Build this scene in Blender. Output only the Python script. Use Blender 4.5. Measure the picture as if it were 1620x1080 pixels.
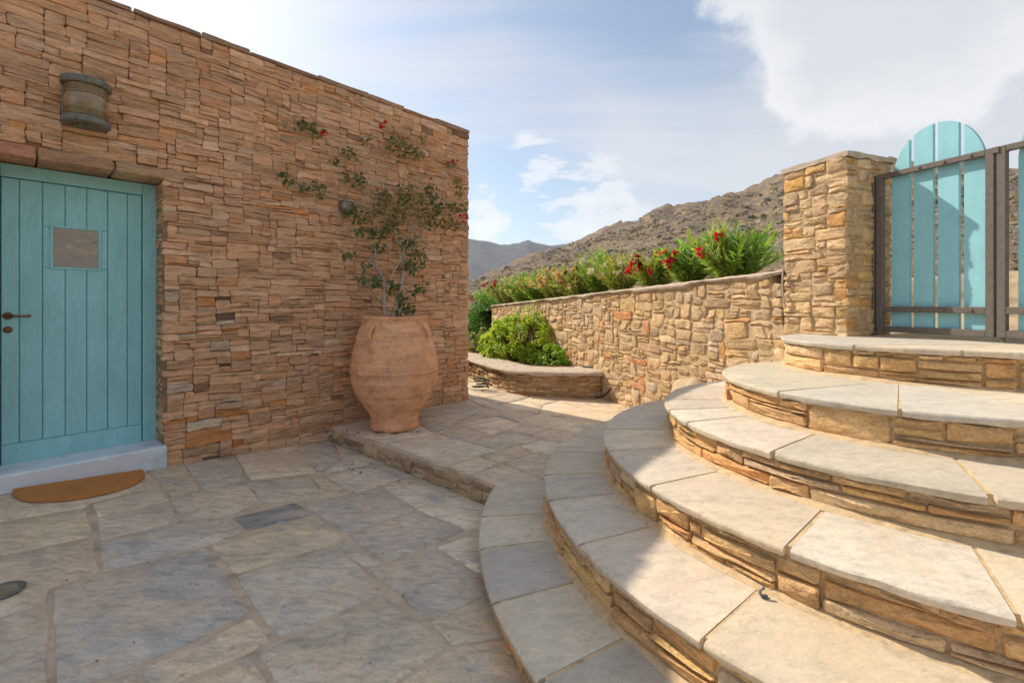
import bpy, math, random
import numpy as np
from mathutils import Vector, noise

for o in list(bpy.data.objects):
    bpy.data.objects.remove(o)
SC = bpy.context.scene
COL = SC.collection
H = 1.35                        # eye height above the terrace, metres
FPX, CX, CY = 730.0, 810.0, 480.0   # focal length and principal point of the 1620 px photograph

# ------------------------------------------------------------------ camera
cam = bpy.data.cameras.new('camera')
cam.sensor_width = 36.0
cam.lens = 36.0 * FPX / 1620.0
cam.shift_y = (CY - 540.0) / 1620.0
cam.clip_start = 0.05
cam.clip_end = 9000.0
cam_o = bpy.data.objects.new('camera', cam)
cam_o.location = (0, 0, H)
cam_o.rotation_euler = (math.radians(90), 0, 0)
COL.objects.link(cam_o)
SC.camera = cam_o

# ------------------------------------------------------------------ light
SUN_EL = math.radians(42.0)
SUN_XY = (-0.790, 0.613)
SUN_AZ = math.atan2(SUN_XY[0], SUN_XY[1])
sun = bpy.data.lights.new('sun', 'SUN')
sun.energy = 2.0
sun.angle = math.radians(0.55)
sun.color = (1.0, 0.885, 0.735)
sun_o = bpy.data.objects.new('sun', sun)
sd = Vector((SUN_XY[0] * math.cos(SUN_EL), SUN_XY[1] * math.cos(SUN_EL), math.sin(SUN_EL)))
sun_o.rotation_euler = sd.to_track_quat('Z', 'Y').to_euler()
sun_o.location = (-8, 8, 12)
COL.objects.link(sun_o)

SC.view_settings.view_transform = 'Standard'
SC.view_settings.look = 'None'
SC.view_settings.gamma = 1.0
SC.view_settings.exposure = 1.30
SC.view_settings.use_curve_mapping = False
SC.render.engine = 'CYCLES'
SC.render.filter_size = 1.0
SC.cycles.use_denoising = True
SC.cycles.use_adaptive_sampling = True
SC.cycles.adaptive_threshold = 0.018
SC.cycles.max_bounces = 6
SC.cycles.diffuse_bounces = 3
SC.cycles.volume_bounces = 1
SC.cycles.sample_clamp_indirect = 8.0


class NT:
    """small helper around a node tree"""
    def __init__(self, tree):
        self.t = tree
        self.n = tree.nodes
        self.l = tree.links

    def node(self, kind, **kw):
        nd = self.n.new(kind)
        for k, v in kw.items():
            setattr(nd, k, v)
        return nd

    def put(self, sock, v):
        if hasattr(v, 'is_linked') or hasattr(v, 'links'):
            self.l.new(v, sock)
        elif isinstance(v, (tuple, list)) and len(v) == 3 and sock.type == 'RGBA':
            sock.default_value = (*v, 1)
        else:
            sock.default_value = v

    def math(self, op, a, b=0.0, c=None, clamp=False):
        nd = self.node('ShaderNodeMath', operation=op, use_clamp=clamp)
        self.put(nd.inputs[0], a)
        self.put(nd.inputs[1], b)
        if c is not None:
            self.put(nd.inputs[2], c)
        return nd.outputs[0]

    def vmath(self, op, a, b=(0, 0, 0)):
        nd = self.node('ShaderNodeVectorMath', operation=op)
        self.put(nd.inputs[0], a)
        self.put(nd.inputs[1], b)
        return nd.outputs['Value'] if op in ('DOT_PRODUCT', 'LENGTH') else nd.outputs[0]

    def mapping(self, vec, loc=(0, 0, 0), rot=(0, 0, 0), scale=(1, 1, 1)):
        nd = self.node('ShaderNodeMapping')
        self.l.new(vec, nd.inputs['Vector'])
        nd.inputs['Location'].default_value = loc
        nd.inputs['Rotation'].default_value = rot
        nd.inputs['Scale'].default_value = scale
        return nd.outputs[0]

    def noise(self, vec, scale, detail=4.0, rough=0.55, dist=0.0, color=False):
        nd = self.node('ShaderNodeTexNoise')
        self.l.new(vec, nd.inputs['Vector'])
        nd.inputs['Scale'].default_value = scale
        nd.inputs['Detail'].default_value = detail
        nd.inputs['Roughness'].default_value = rough
        nd.inputs['Distortion'].default_value = dist
        return nd.outputs['Color' if color else 'Fac']

    def ramp(self, fac, stops, interp='LINEAR'):
        nd = self.node('ShaderNodeValToRGB')
        nd.color_ramp.interpolation = interp
        el = nd.color_ramp.elements
        while len(el) < len(stops):
            el.new(0.5)
        for e, (p, c) in zip(el, stops):
            e.position = p
            e.color = (*c, 1) if isinstance(c, (tuple, list)) else (c, c, c, 1)
        self.l.new(fac, nd.inputs[0])
        return nd.outputs[0]

    def smooth(self, v, a, b, lo=0.0, hi=1.0):
        nd = self.node('ShaderNodeMapRange', interpolation_type='SMOOTHSTEP')
        self.put(nd.inputs[0], v)
        nd.inputs[1].default_value = a
        nd.inputs[2].default_value = b
        nd.inputs[3].default_value = lo
        nd.inputs[4].default_value = hi
        return nd.outputs[0]

    def mix(self, fac, a, b, blend='MIX'):
        nd = self.node('ShaderNodeMix', data_type='RGBA', blend_type=blend)
        self.put(nd.inputs[0], fac)
        self.put(nd.inputs[6], a)
        self.put(nd.inputs[7], b)
        return nd.outputs[2]


# ------------------------------------------------------------------ sky with clouds
world = bpy.data.worlds.new('World')
SC.world = world
world.use_nodes = True
world.cycles.sampling_method = 'NONE'
w = NT(world.node_tree)
bg = w.n['Background']
sky = w.node('ShaderNodeTexSky', sky_type='NISHITA')
sky.sun_disc = False
sky.sun_elevation = SUN_EL
sky.sun_rotation = SUN_AZ % (2 * math.pi)
sky.altitude = 50.0
sky.air_density = 1.0
sky.dust_density = 1.2
sky.ozone_density = 1.0
geo = w.node('ShaderNodeTexCoord').outputs['Generated']
dirn = w.vmath('NORMALIZE', geo)
sep = w.node('ShaderNodeSeparateXYZ')
w.l.new(dirn, sep.inputs[0])
zz = w.math('ADD', w.math('MAXIMUM', sep.outputs[2], 0.0), 0.16)
pl = w.node('ShaderNodeCombineXYZ')
w.l.new(w.math('DIVIDE', sep.outputs[0], zz), pl.inputs[0])
w.l.new(w.math('DIVIDE', sep.outputs[1], zz), pl.inputs[1])
plane = pl.outputs[0]


def sky_blob(px, py, spread):
    """1 in the sky direction of a cloud, falling evenly to 0 at 'spread' radians"""
    v = Vector(((px - CX) / FPX, 1.0, (CY - py) / FPX)).normalized()
    d = w.vmath('DOT_PRODUCT', dirn, tuple(v))
    ang = w.math('SQRT', w.math('MAXIMUM', w.math('MULTIPLY', w.math('SUBTRACT', 1.0, d), 2.0), 0.0))
    return w.math('MAXIMUM', w.math('SUBTRACT', 1.0, w.math('DIVIDE', ang, spread)), 0.0)


def blob_sum(blobs, op='MAXIMUM'):
    out = None
    for (bx_, by_, sp_, am_) in blobs:
        q = w.math('MULTIPLY', sky_blob(bx_, by_, sp_), am_)
        out = q if out is None else w.math(op, out, q)
    return out


# high thin veil, drawn out in streaks
vs = w.mapping(plane, loc=(3.1, 0.4, 0), rot=(0, 0, math.radians(-32)), scale=(0.30, 0.95, 1))
veil = w.noise(vs, 1.5, 5.0, 0.62, 0.9)
soft = w.noise(w.mapping(plane, loc=(8, 1, 0)), 1.1, 3.0, 0.5, 0.4)
bias = w.math('SUBTRACT', blob_sum([(350, -40, 0.9, 0.12), (1000, 190, 0.45, 0.17), (1560, 230, 0.7, 0.17)], 'ADD'), blob_sum([(1060, 10, 0.32, 0.34), (800, 300, 0.26, 0.36)], 'ADD'))
vv = w.math('ADD', w.math('ADD', w.math('MULTIPLY', veil, 0.86), w.math('MULTIPLY', soft, 0.14)), bias)
veil_m = w.smooth(vv, 0.34, 0.74, 0.10, 0.90)
# small heaped clouds low over the hills
cs = w.mapping(dirn, scale=(1.0, 1.0, 2.4))
puff = w.noise(cs, 13.0, 6.0, 0.62, 0.25)
pm = blob_sum([(930, 338, 0.15, 0.72), (985, 322, 0.09, 0.55), (765, 322, 0.085, 0.50), (765, 366, 0.085, 0.52), (860, 268, 0.10, 0.46), (890, 280, 0.06, 0.40), (845, 230, 0.06, 0.34)])
puff_v = w.math('ADD', pm, w.math('MULTIPLY', w.math('SUBTRACT', puff, 0.5), 1.9))
puff_m = w.math('MULTIPLY', w.smooth(puff_v, 0.20, 0.44), w.smooth(pm, 0.03, 0.18))
# one large heaped cloud high on the right
lump = w.noise(w.mapping(dirn, scale=(1.0, 1.0, 1.3)), 6.5, 6.0, 0.60, 0.2)
big = blob_sum([(1430, -70, 0.31, 1.0), (1330, 70, 0.17, 0.62), (1345, 140, 0.09, 0.42), (1290, -10, 0.13, 0.5)])
big_v = w.math('ADD', big, w.math('MULTIPLY', w.math('SUBTRACT', lump, 0.5), 0.75))
big_m = w.smooth(big_v, 0.15, 0.30)
lum = w.math('MULTIPLY', w.vmath('DOT_PRODUCT', sky.outputs[0], (0.30, 0.45, 0.25)), 0.07)
glow = w.math('ADD', 0.765, lum)
skyc = w.mix(1.0, sky.outputs[0], (0.56, 0.55, 0.52), 'MULTIPLY')


def cloud(col):
    nd = w.node('ShaderNodeVectorMath', operation='SCALE')
    nd.inputs[0].default_value = col
    w.l.new(glow, nd.inputs['Scale'])
    return nd.outputs[0]


c1 = w.mix(veil_m, skyc, cloud((2.50, 2.54, 2.66)))
c2 = w.mix(w.math('MULTIPLY', big_m, 0.85), c1, w.mix(w.smooth(big_v, 0.25, 0.62), cloud((3.2, 3.2, 3.22)), cloud((2.62, 2.68, 2.8))))
c3 = w.mix(w.math('MULTIPLY', puff_m, 0.72), c2, w.mix(w.smooth(puff_v, 0.3, 0.9), cloud((2.8, 2.86, 3.0)), cloud((3.2, 3.15, 3.1))))
w.l.new(c3, bg.inputs[0])
bg.inputs[1].default_value = 0.128

# ------------------------------------------------------------------ geometry of the place
RW = 1.577 * H                                   # wall top above eye height
CORNER = np.array((-0.2527 * RW, 2.674 * RW))    # house corner on plan
HU = np.array((-0.6769, -0.7361))                # along the house wall, towards the viewer
HN = np.array((0.7361, -0.6769))                 # out of the house wall
HTOP = H + RW
CEN = np.array((1.546, 1.846)) * H               # centre of the round stair
RAD = [r * H for r in (1.676, 1.416, 1.160, 0.892, 0.642)]
ZST = [z * H for z in (0.120, 0.268, 0.415, 0.554, 0.690, 0.830)]
PZ = ZST[0]
WO = np.array((1.729, 2.382)) * H                # near corner of the gate pillar
WD = np.array((-0.357, 0.934))                   # along the retaining wall, away
WN = np.array((-0.934, -0.357))                  # out of the retaining wall


def terr_z(x, y):
    return H * (-0.0597 * (x / H + 0.218) - 0.0365 * (y / H - 2.378))


def plat_z(x, y):
    d = float(np.dot(np.array((x, y)) - WO, -WN))      # <0 on the court side
    t = min(1.0, max(0.0, (y / H - 2.9) / 1.6)) * min(1.0, max(0.0, (1.6 * H + d) / (1.5 * H)))
    return PZ - 0.055 * H * t * t * (3 - 2 * t)


def on_z(px, py, z):
    Y = FPX * (H - z) / (py - CY)
    return np.array(((px - CX) / FPX * Y, Y))


def on_terrace(px, py):
    z = 0.0
    for _ in range(12):
        p = on_z(px, py, z)
        z = terr_z(*p)
    return p


def on_plat(px, py):
    z = PZ
    for _ in range(12):
        p = on_z(px, py, z)
        z = plat_z(*p)
    return p


def on_house(px, py, off=0.0):
    """point 'off' metres in front of the house wall"""
    k = (px - CX) / FPX
    base = CORNER + HN * off
    Y = float(np.dot(HN, base) / (HN[0] * k + HN[1]))
    return np.array((k * Y, Y, H + (CY - py) / FPX * Y))


def on_wall(px, py, off=0.0):
    k = (px - CX) / FPX
    base = WO + WN * off
    Y = float(np.dot(WN, base) / (WN[0] * k + WN[1]))
    return np.array((k * Y, Y, H + (CY - py) / FPX * Y))


# ------------------------------------------------------------------ object helpers
WLOC = {}


def put(o, loc, parent=None):
    COL.objects.link(o)
    loc = Vector(loc)
    WLOC[o.name] = loc
    if parent is not None:
        o.parent = parent
        o.location = loc - WLOC[parent.name]
    else:
        o.location = loc
    return o


def tag(o, label=None, cat=None, group=None, kind=None):
    if label:
        o['label'] = label
    if cat:
        o['category'] = cat
    if group:
        o['group'] = group
    if kind:
        o['kind'] = kind
    return o


def empty(name, loc, label=None, cat=None, group=None, kind=None):
    o = bpy.data.objects.new(name, None)
    o.empty_display_size = 0.1
    put(o, loc)
    return tag(o, label, cat, group, kind)


class MB:
    def __init__(self):
        self.v, self.f, self.c = [], [], []

    def add(self, verts, faces, col=(1, 1, 1)):
        b = len(self.v)
        self.v.extend(tuple(map(float, p)) for p in verts)
        self.f.extend(tuple(b + i for i in f) for f in faces)
        self.c.extend([tuple(col)] * len(verts))
        return self

    def box(self, o, ex, ey, ez, col=(1, 1, 1)):
        """box from corner o with three edge vectors"""
        o, ex, ey, ez = (np.array(q, float) for q in (o, ex, ey, ez))
        vs = [o, o + ex, o + ex + ey, o + ey, o + ez, o + ex + ez, o + ex + ey + ez, o + ey + ez]
        fs = [(0, 3, 2, 1), (4, 5, 6, 7), (0, 1, 5, 4), (1, 2, 6, 5), (2, 3, 7, 6), (3, 0, 4, 7)]
        if np.dot(np.cross(ex, ey), ez) < 0:
            fs = [tuple(reversed(f)) for f in fs]
        return self.add(vs, fs, col)

    def bevbox(self, o, ex, ey, ez, b=0.004, col=(1, 1, 1)):
        """box with chamfered edges"""
        o, ex, ey, ez = (np.array(q, float) for q in (o, ex, ey, ez))
        L = [np.linalg.norm(q) for q in (ex, ey, ez)]
        D = [q / l for q, l in zip((ex, ey, ez), L)]
        b = min(b, min(L) * 0.4)
        idx, vs = {}, []
        for i in (0, 1):
            for j in (0, 1):
                for k in (0, 1):
                    for a in (0, 1, 2):
                        t = [i, j, k]
                        p = o.copy()
                        for q in range(3):
                            s = t[q] * L[q]
                            if q != a:
                                s += b if t[q] == 0 else -b
                            p = p + D[q] * s
                        idx[(i, j, k, a)] = len(vs)
                        vs.append(p)
        fs = []
        for a in range(3):
            p, q = (a + 1) % 3, (a + 2) % 3
            for s in (0, 1):
                loop = []
                for (m, n) in ((0, 0), (1, 0), (1, 1), (0, 1)):
                    t = [0, 0, 0]
                    t[a], t[p], t[q] = s, m, n
                    loop.append(idx[(*t, a)])
                fs.append(tuple(loop if s else reversed(loop)))
            for m in (0, 1):
                for n in (0, 1):
                    t0, t1 = [0, 0, 0], [0, 0, 0]
                    t0[p] = t1[p] = m
                    t0[q] = t1[q] = n
                    t0[a], t1[a] = 0, 1
                    lp = (idx[(*t0, p)], idx[(*t1, p)], idx[(*t1, q)], idx[(*t0, q)])
                    fs.append(lp)
        for i in (0, 1):
            for j in (0, 1):
                for k in (0, 1):
                    fs.append((idx[(i, j, k, 0)], idx[(i, j, k, 1)], idx[(i, j, k, 2)]))
        c = sum(vs) / len(vs)
        out = []
        for f in fs:
            n = np.cross(vs[f[1]] - vs[f[0]], vs[f[2]] - vs[f[0]])
            m = sum(vs[i] for i in f) / len(f) - c
            out.append(f if np.dot(n, m) > 0 else tuple(reversed(f)))
        return self.add(vs, out, col)

    def tube(self, pts, rad, n=7, col=(1, 1, 1), cap=True):
        pts = [np.array(p, float) for p in pts]
        if not hasattr(rad, '__len__'):
            rad = [rad] * len(pts)
        vs, fs = [], []
        up = np.array((0.123, 0.31, 0.94))
        a = None
        for i, p in enumerate(pts):
            t = pts[min(i + 1, len(pts) - 1)] - pts[max(i - 1, 0)]
            t = t / (np.linalg.norm(t) + 1e-9)
            if a is None:
                a = np.cross(t, up)
                if np.linalg.norm(a) < 0.05:
                    a = np.cross(t, np.array((1, 0, 0)))
            else:
                a = a - t * np.dot(a, t)
            a = a / (np.linalg.norm(a) + 1e-9)
            b = np.cross(t, a)
            for k in range(n):
                th = 2 * math.pi * k / n
                vs.append(p + (a * math.cos(th) + b * math.sin(th)) * rad[i])
        for i in range(len(pts) - 1):
            for k in range(n):
                k2 = (k + 1) % n
                fs.append((i * n + k, i * n + k2, (i + 1) * n + k2, (i + 1) * n + k))
        if cap:
            fs.append(tuple(reversed(range(n))))
            fs.append(tuple((len(pts) - 1) * n + k for k in range(n)))
        return self.add(vs, fs, col)

    def lathe(self, prof, cen, n=48, col=(1, 1, 1), wob=None):
        vs, fs = [], []
        for j, (r, z) in enumerate(prof):
            for k in range(n):
                th = 2 * math.pi * k / n
                q = r * (1 + (wob(th, z) if wob else 0))
                vs.append((cen[0] + q * math.cos(th), cen[1] + q * math.sin(th), cen[2] + z))
        for j in range(len(prof) - 1):
            for k in range(n):
                k2 = (k + 1) % n
                fs.append((j * n + k, j * n + k2, (j + 1) * n + k2, (j + 1) * n + k))
        return self.add(vs, fs, col)

    def build(self, name, mat, parent=None, origin=None, smooth=False, sharp=None):
        v = np.array(self.v, float)
        if origin is None:
            if parent is None:
                origin = np.array(((v[:, 0].min() + v[:, 0].max()) / 2, (v[:, 1].min() + v[:, 1].max()) / 2, v[:, 2].min()))
            else:
                origin = (v.min(0) + v.max(0)) / 2
        origin = np.array(origin, float)
        me = bpy.data.meshes.new(name)
        me.from_pydata((v - origin).tolist(), [], self.f)
        at = me.color_attributes.new('Col', 'FLOAT_COLOR', 'POINT')
        c = np.ones((len(v), 4), np.float32)
        c[:, :3] = np.array(self.c, np.float32)
        at.data.foreach_set('color', c.ravel())
        if smooth:
            me.polygons.foreach_set('use_smooth', [True] * len(me.polygons))
            if sharp:
                me.set_sharp_from_angle(angle=math.radians(sharp))
        me.materials.append(mat)
        me.update()
        o = bpy.data.objects.new(name, me)
        return put(o, origin, parent)


# ------------------------------------------------------------------ materials
MATS = {}


def material(name):
    m = bpy.data.materials.new(name)
    m.use_nodes = True
    MATS[name] = m
    t = NT(m.node_tree)
    b = t.n['Principled BSDF']
    pos = t.node('ShaderNodeNewGeometry').outputs['Position']
    return m, t, b, pos


def bump(t, b, height, strength, dist):
    nd = t.node('ShaderNodeBump')
    nd.inputs['Strength'].default_value = strength
    nd.inputs['Distance'].default_value = dist
    t.l.new(height, nd.inputs['Height'])
    t.l.new(nd.outputs[0], b.inputs['Normal'])


def stone_material(name, bed=2.6, grain=26.0, rough=0.88, relief=0.012, stain=(0.30, 0.16, 0.07), stain_amt=0.35, dark=0.45, light=1.25):
    """stone that takes its own colour from the piece and adds grain, bedding and iron stains"""
    m, t, b, pos = material(name)
    at = t.node('ShaderNodeAttribute', attribute_name='Col').outputs['Color']
    lay = t.mapping(pos, scale=(1, 1, bed))
    n1 = t.noise(lay, 7.0, 4, 0.6, 0.4)
    n2 = t.noise(lay, grain, 4, 0.65, 0.2)
    n3 = t.noise(t.mapping(pos, loc=(4, 2, 9)), 3.3, 5, 0.6, 0.8)
    n4 = t.noise(lay, 85.0, 3, 0.7)
    v = t.ramp(n1, [(0.28, dark), (0.5, 1.02), (0.74, light)])
    c = t.mix(0.9, at, v, 'MULTIPLY')
    c = t.mix(0.55, c, t.ramp(n2, [(0.25, 0.5), (0.5, 1.05), (0.8, 1.4)]), 'MULTIPLY')
    c = t.mix(0.6, c, t.ramp(n4, [(0.28, 0.6), (0.5, 1.08), (0.75, 1.45)]), 'MULTIPLY')
    c = t.mix(t.smooth(n3, 0.56, 0.74, 0, stain_amt), c, stain)
    t.l.new(c, b.inputs['Base Color'])
    b.inputs['Roughness'].default_value = rough
    b.inputs['Specular IOR Level'].default_value = 0.25
    hgt = t.math('ADD', t.math('MULTIPLY', n1, 0.55), t.math('ADD', t.math('MULTIPLY', n2, 0.5), t.math('MULTIPLY', n4, 0.08)))
    bump(t, b, hgt, 0.9, relief)
    return m


def plain_material(name, col, rough=0.6, spec=0.3, metal=0.0, grain=0.0, gscale=30.0, relief=0.0, use_col=False, stretch=(1, 1, 1)):
    m, t, b, pos = material(name)
    p = t.mapping(pos, scale=stretch)
    n = t.noise(p, gscale, 5, 0.6, 0.2)
    base = t.node('ShaderNodeAttribute', attribute_name='Col').outputs['Color'] if use_col else None
    if grain > 0:
        r = t.ramp(n, [(0.25, 1 - grain), (0.5, 1.0), (0.78, 1 + grain * 0.6)])
        c = t.mix(1.0, base if use_col else col, r, 'MULTIPLY')
        t.l.new(c, b.inputs['Base Color'])
    elif use_col:
        t.l.new(base, b.inputs['Base Color'])
    else:
        b.inputs['Base Color'].default_value = (*col, 1)
    b.inputs['Roughness'].default_value = rough
    b.inputs['Specular IOR Level'].default_value = spec
    b.inputs['Metallic'].default_value = metal
    if relief > 0:
        bump(t, b, n, 0.7, relief)
    return m


M_HSTONE = stone_material('house_stone', bed=5.0, grain=30, relief=0.016, stain=(0.44, 0.24, 0.11), stain_amt=0.25, dark=0.60, light=1.26)
M_RSTONE = stone_material('rubble_stone', bed=1.3, grain=34, relief=0.020, stain=(0.55, 0.34, 0.15), stain_amt=0.25, dark=0.66, light=1.22)
M_SSTONE = stone_material('riser_stone', bed=1.7, grain=42, relief=0.018, stain=(0.52, 0.27, 0.10), stain_amt=0.35, dark=0.60, light=1.25)
M_HCORE = plain_material('house_mortar', (0.34, 0.215, 0.125), 0.95, 0.1, grain=0.5, gscale=18, relief=0.01)
M_MORTAR = plain_material('mortar', (0.62, 0.46, 0.275), 0.95, 0.1, grain=0.35, gscale=26, relief=0.010)
M_JOINT = plain_material('paving_joint', (0.58, 0.455, 0.335), 0.95, 0.1, grain=0.4, gscale=9, relief=0.006)
M_COPING = plain_material('mortar_coping', (0.55, 0.455, 0.345), 0.95, 0.1, grain=0.35, gscale=14, relief=0.012)


def slab_material():
    m, t, b, pos = material('tread_slab')
    at = t.node('ShaderNodeAttribute', attribute_name='Col').outputs['Color']
    n1 = t.noise(t.mapping(pos, rot=(0, 0, 0.6), scale=(1, 2.2, 1)), 3.2, 4, 0.62, 0.9)
    n2 = t.noise(t.mapping(pos, rot=(0, 0, 0.6), scale=(1, 1.6, 1)), 20.0, 5, 0.68, 0.15)
    n3 = t.noise(pos, 75.0, 4, 0.65)
    n4 = t.noise(t.mapping(pos, loc=(7, 3, 1)), 2.0, 4, 0.65, 1.2)
    c = t.mix(0.8, at, t.ramp(n1, [(0.25, (0.74, 0.75, 0.77)), (0.5, (1, 1, 1)), (0.75, (1.14, 1.12, 1.08))]), 'MULTIPLY')
    c = t.mix(0.5, c, t.ramp(n2, [(0.28, 0.6), (0.5, 1.04), (0.75, 1.25)]), 'MULTIPLY')
    c = t.mix(0.35, c, t.ramp(n3, [(0.25, 0.7), (0.5, 1.03), (0.8, 1.2)]), 'MULTIPLY')
    c = t.mix(t.smooth(n4, 0.48, 0.66, 0, 0.55), c, (0.67, 0.52, 0.35))
    n6 = t.noise(t.mapping(pos, rot=(0, 0, 0.35), scale=(1, 3.2, 1)), 34.0, 4, 0.75, 0.3)
    c = t.mix(t.smooth(n6, 0.62, 0.70, 0, 0.5), c, (0.40, 0.31, 0.22))
    n7 = t.noise(t.mapping(pos, loc=(3, 3, 3)), 1.3, 4, 0.6, 0.5)
    c = t.mix(t.smooth(n7, 0.42, 0.60, 0, 0.18), c, (0.50, 0.475, 0.435))
    t.l.new(c, b.inputs['Base Color'])
    b.inputs['Roughness'].default_value = 0.78
    b.inputs['Specular IOR Level'].default_value = 0.3
    hgt = t.math('ADD', t.math('MULTIPLY', n1, 0.5), t.math('ADD', t.math('MULTIPLY', n2, 0.4), t.math('MULTIPLY', n3, 0.16)))
    bump(t, b, hgt, 0.8, 0.011)
    return m


def flag_material():
    m, t, b, pos = material('flagstone')
    at = t.node('ShaderNodeAttribute', attribute_name='Col').outputs['Color']
    n1 = t.noise(t.mapping(pos, rot=(0, 0, -0.6), scale=(1, 2.0, 1)), 2.6, 4, 0.66, 0.7)
    n2 = t.noise(t.mapping(pos, rot=(0, 0, -0.6), scale=(1, 2.4, 1)), 13.0, 4, 0.7, 0.6)
    n3 = t.noise(pos, 110.0, 4, 0.65)
    n4 = t.noise(t.mapping(pos, loc=(2, 8, 0)), 1.7, 4, 0.62, 0.8)
    n5 = t.noise(t.mapping(pos, loc=(5, 1, 0)), 4.2, 4, 0.7, 0.5)
    c = t.mix(0.9, at, t.ramp(n1, [(0.30, (0.70, 0.72, 0.76)), (0.5, (1, 1, 1)), (0.68, (1.2, 1.18, 1.13))]), 'MULTIPLY')
    c = t.mix(t.smooth(n4, 0.47, 0.58, 0, 0.70), c, (0.60, 0.475, 0.345))
    c = t.mix(t.smooth(n5, 0.55, 0.66, 0, 0.60), c, (0.375, 0.37, 0.37))
    c = t.mix(t.smooth(t.math('ADD', t.math('MULTIPLY', n1, 0.5), t.math('MULTIPLY', n5, -0.5)), 0.06, 0.16, 0, 0.45), c, (0.66, 0.60, 0.52))
    c = t.mix(0.75, c, t.ramp(n2, [(0.28, 0.62), (0.5, 1.08), (0.75, 1.4)]), 'MULTIPLY')
    c = t.mix(0.5, c, t.ramp(n3, [(0.25, 0.75), (0.5, 1.1), (0.8, 1.4)]), 'MULTIPLY')
    t.l.new(c, b.inputs['Base Color'])
    b.inputs['Roughness'].default_value = 0.72
    b.inputs['Specular IOR Level'].default_value = 0.3
    hgt = t.math('ADD', t.math('MULTIPLY', n1, 0.5), t.math('ADD', t.math('MULTIPLY', n2, 0.4), t.math('MULTIPLY', n3, 0.1)))
    bump(t, b, hgt, 0.85, 0.014)
    return m


M_SLAB = slab_material()
M_FLAG = flag_material()


# ------------------------------------------------------------------ stones
def stone(poly, F, rng, depth=0.05, bev=0.008, bulge=0.004, tilt=0.004, w0=0.0, rough=0.002, mid=True):
    """one stone: an outline on a surface, given edges, a worn arris and an uneven face"""
    P = np.array(poly, float)
    c = P.mean(0)
    n = len(P)
    ext = np.ptp(P, axis=0) + 1e-6
    tu, tv = rng.uniform(-tilt, tilt), rng.uniform(-tilt, tilt)
    g = lambda p: tu * (p[0] - c[0]) / ext[0] * 2 + tv * (p[1] - c[1]) / ext[1] * 2
    vs = [F(p[0], p[1], w0 - depth) for p in P]
    vs += [F(p[0], p[1], w0 - bev * rng.uniform(0.7, 1.3) + g(p)) for p in P]
    for p in P:
        d = np.linalg.norm(c - p)
        q = p + (c - p) * min(0.4, bev * 1.1 / d)
        vs.append(F(q[0], q[1], w0 + g(q) + rng.uniform(-rough, rough)))
    fs = []
    for k in range(n):
        k2 = (k + 1) % n
        fs.append((k, k2, n + k2, n + k))
        fs.append((n + k, n + k2, 2 * n + k2, 2 * n + k))
    if mid:
        for p in P:
            q = p + (c - p) * 0.5
            vs.append(F(q[0], q[1], w0 + g(q) + bulge * rng.uniform(0.3, 1.0) + rng.uniform(-rough, rough)))
        for k in range(n):
            k2 = (k + 1) % n
            fs.append((2 * n + k, 2 * n + k2, 3 * n + k2, 3 * n + k))
        vs.append(F(c[0], c[1], w0 + bulge * rng.uniform(0.4, 1.2)))
        for k in range(n):
            fs.append((3 * n + k, 3 * n + (k + 1) % n, len(vs) - 1))
    else:
        vs.append(F(c[0], c[1], w0 + bulge))
        for k in range(n):
            fs.append((2 * n + k, 2 * n + (k + 1) % n, len(vs) - 1))
    o_ = F(c[0], c[1], 0)
    if np.dot(np.cross(F(c[0] + 0.01, c[1], 0) - o_, F(c[0], c[1] + 0.01, 0) - o_), F(c[0], c[1], 0.01) - o_) < 0:
        fs = [tuple(reversed(f)) for f in fs]
    return vs, fs


def rough_rect(u0, v0, u1, v1, rng, gap=0.006, j=0.004):
    u0 += gap / 2
    v0 += gap / 2
    u1 -= gap / 2
    v1 -= gap / 2
    wd, ht = u1 - u0, v1 - v0
    ch = min(wd, ht) * 0.22
    sl = rng.uniform(-1, 1) * min(0.006, ht * 0.12)
    J = lambda: rng.uniform(-j, j)
    pts = []
    nu = 1 + (wd > 0.10) + (wd > 0.24)

    def corner(cu, cv, du, dv):
        k = rng.uniform(0.2, 1.1) * ch
        return k
    k = [rng.uniform(0.15, 1.0) * ch for _ in range(8)]
    pts.append((u0 + k[0], v0 + J() * .5))
    for i in range(1, nu):
        pts.append((u0 + wd * i / nu + J() * 3, v0 + J()))
    pts.append((u1 - k[1], v0 + sl + J() * .5))
    pts.append((u1 + J() * .5, v0 + k[2] + sl))
    if ht > 0.06:
        pts.append((u1 + J(), v0 + ht * rng.uniform(0.4, 0.6)))
    pts.append((u1 + J() * .5, v1 - k[3]))
    pts.append((u1 - k[4], v1 + J() * .5))
    for i in range(1, nu):
        pts.append((u1 - wd * i / nu + J() * 3, v1 + J()))
    pts.append((u0 + k[5], v1 + sl + J() * .5))
    pts.append((u0 + J() * .5, v1 - k[6] + min(0, sl)))
    if ht > 0.06:
        pts.append((u0 + J(), v0 + ht * rng.uniform(0.4, 0.6)))
    pts.append((u0 + J() * .5, v0 + k[7]))
    return pts


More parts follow.
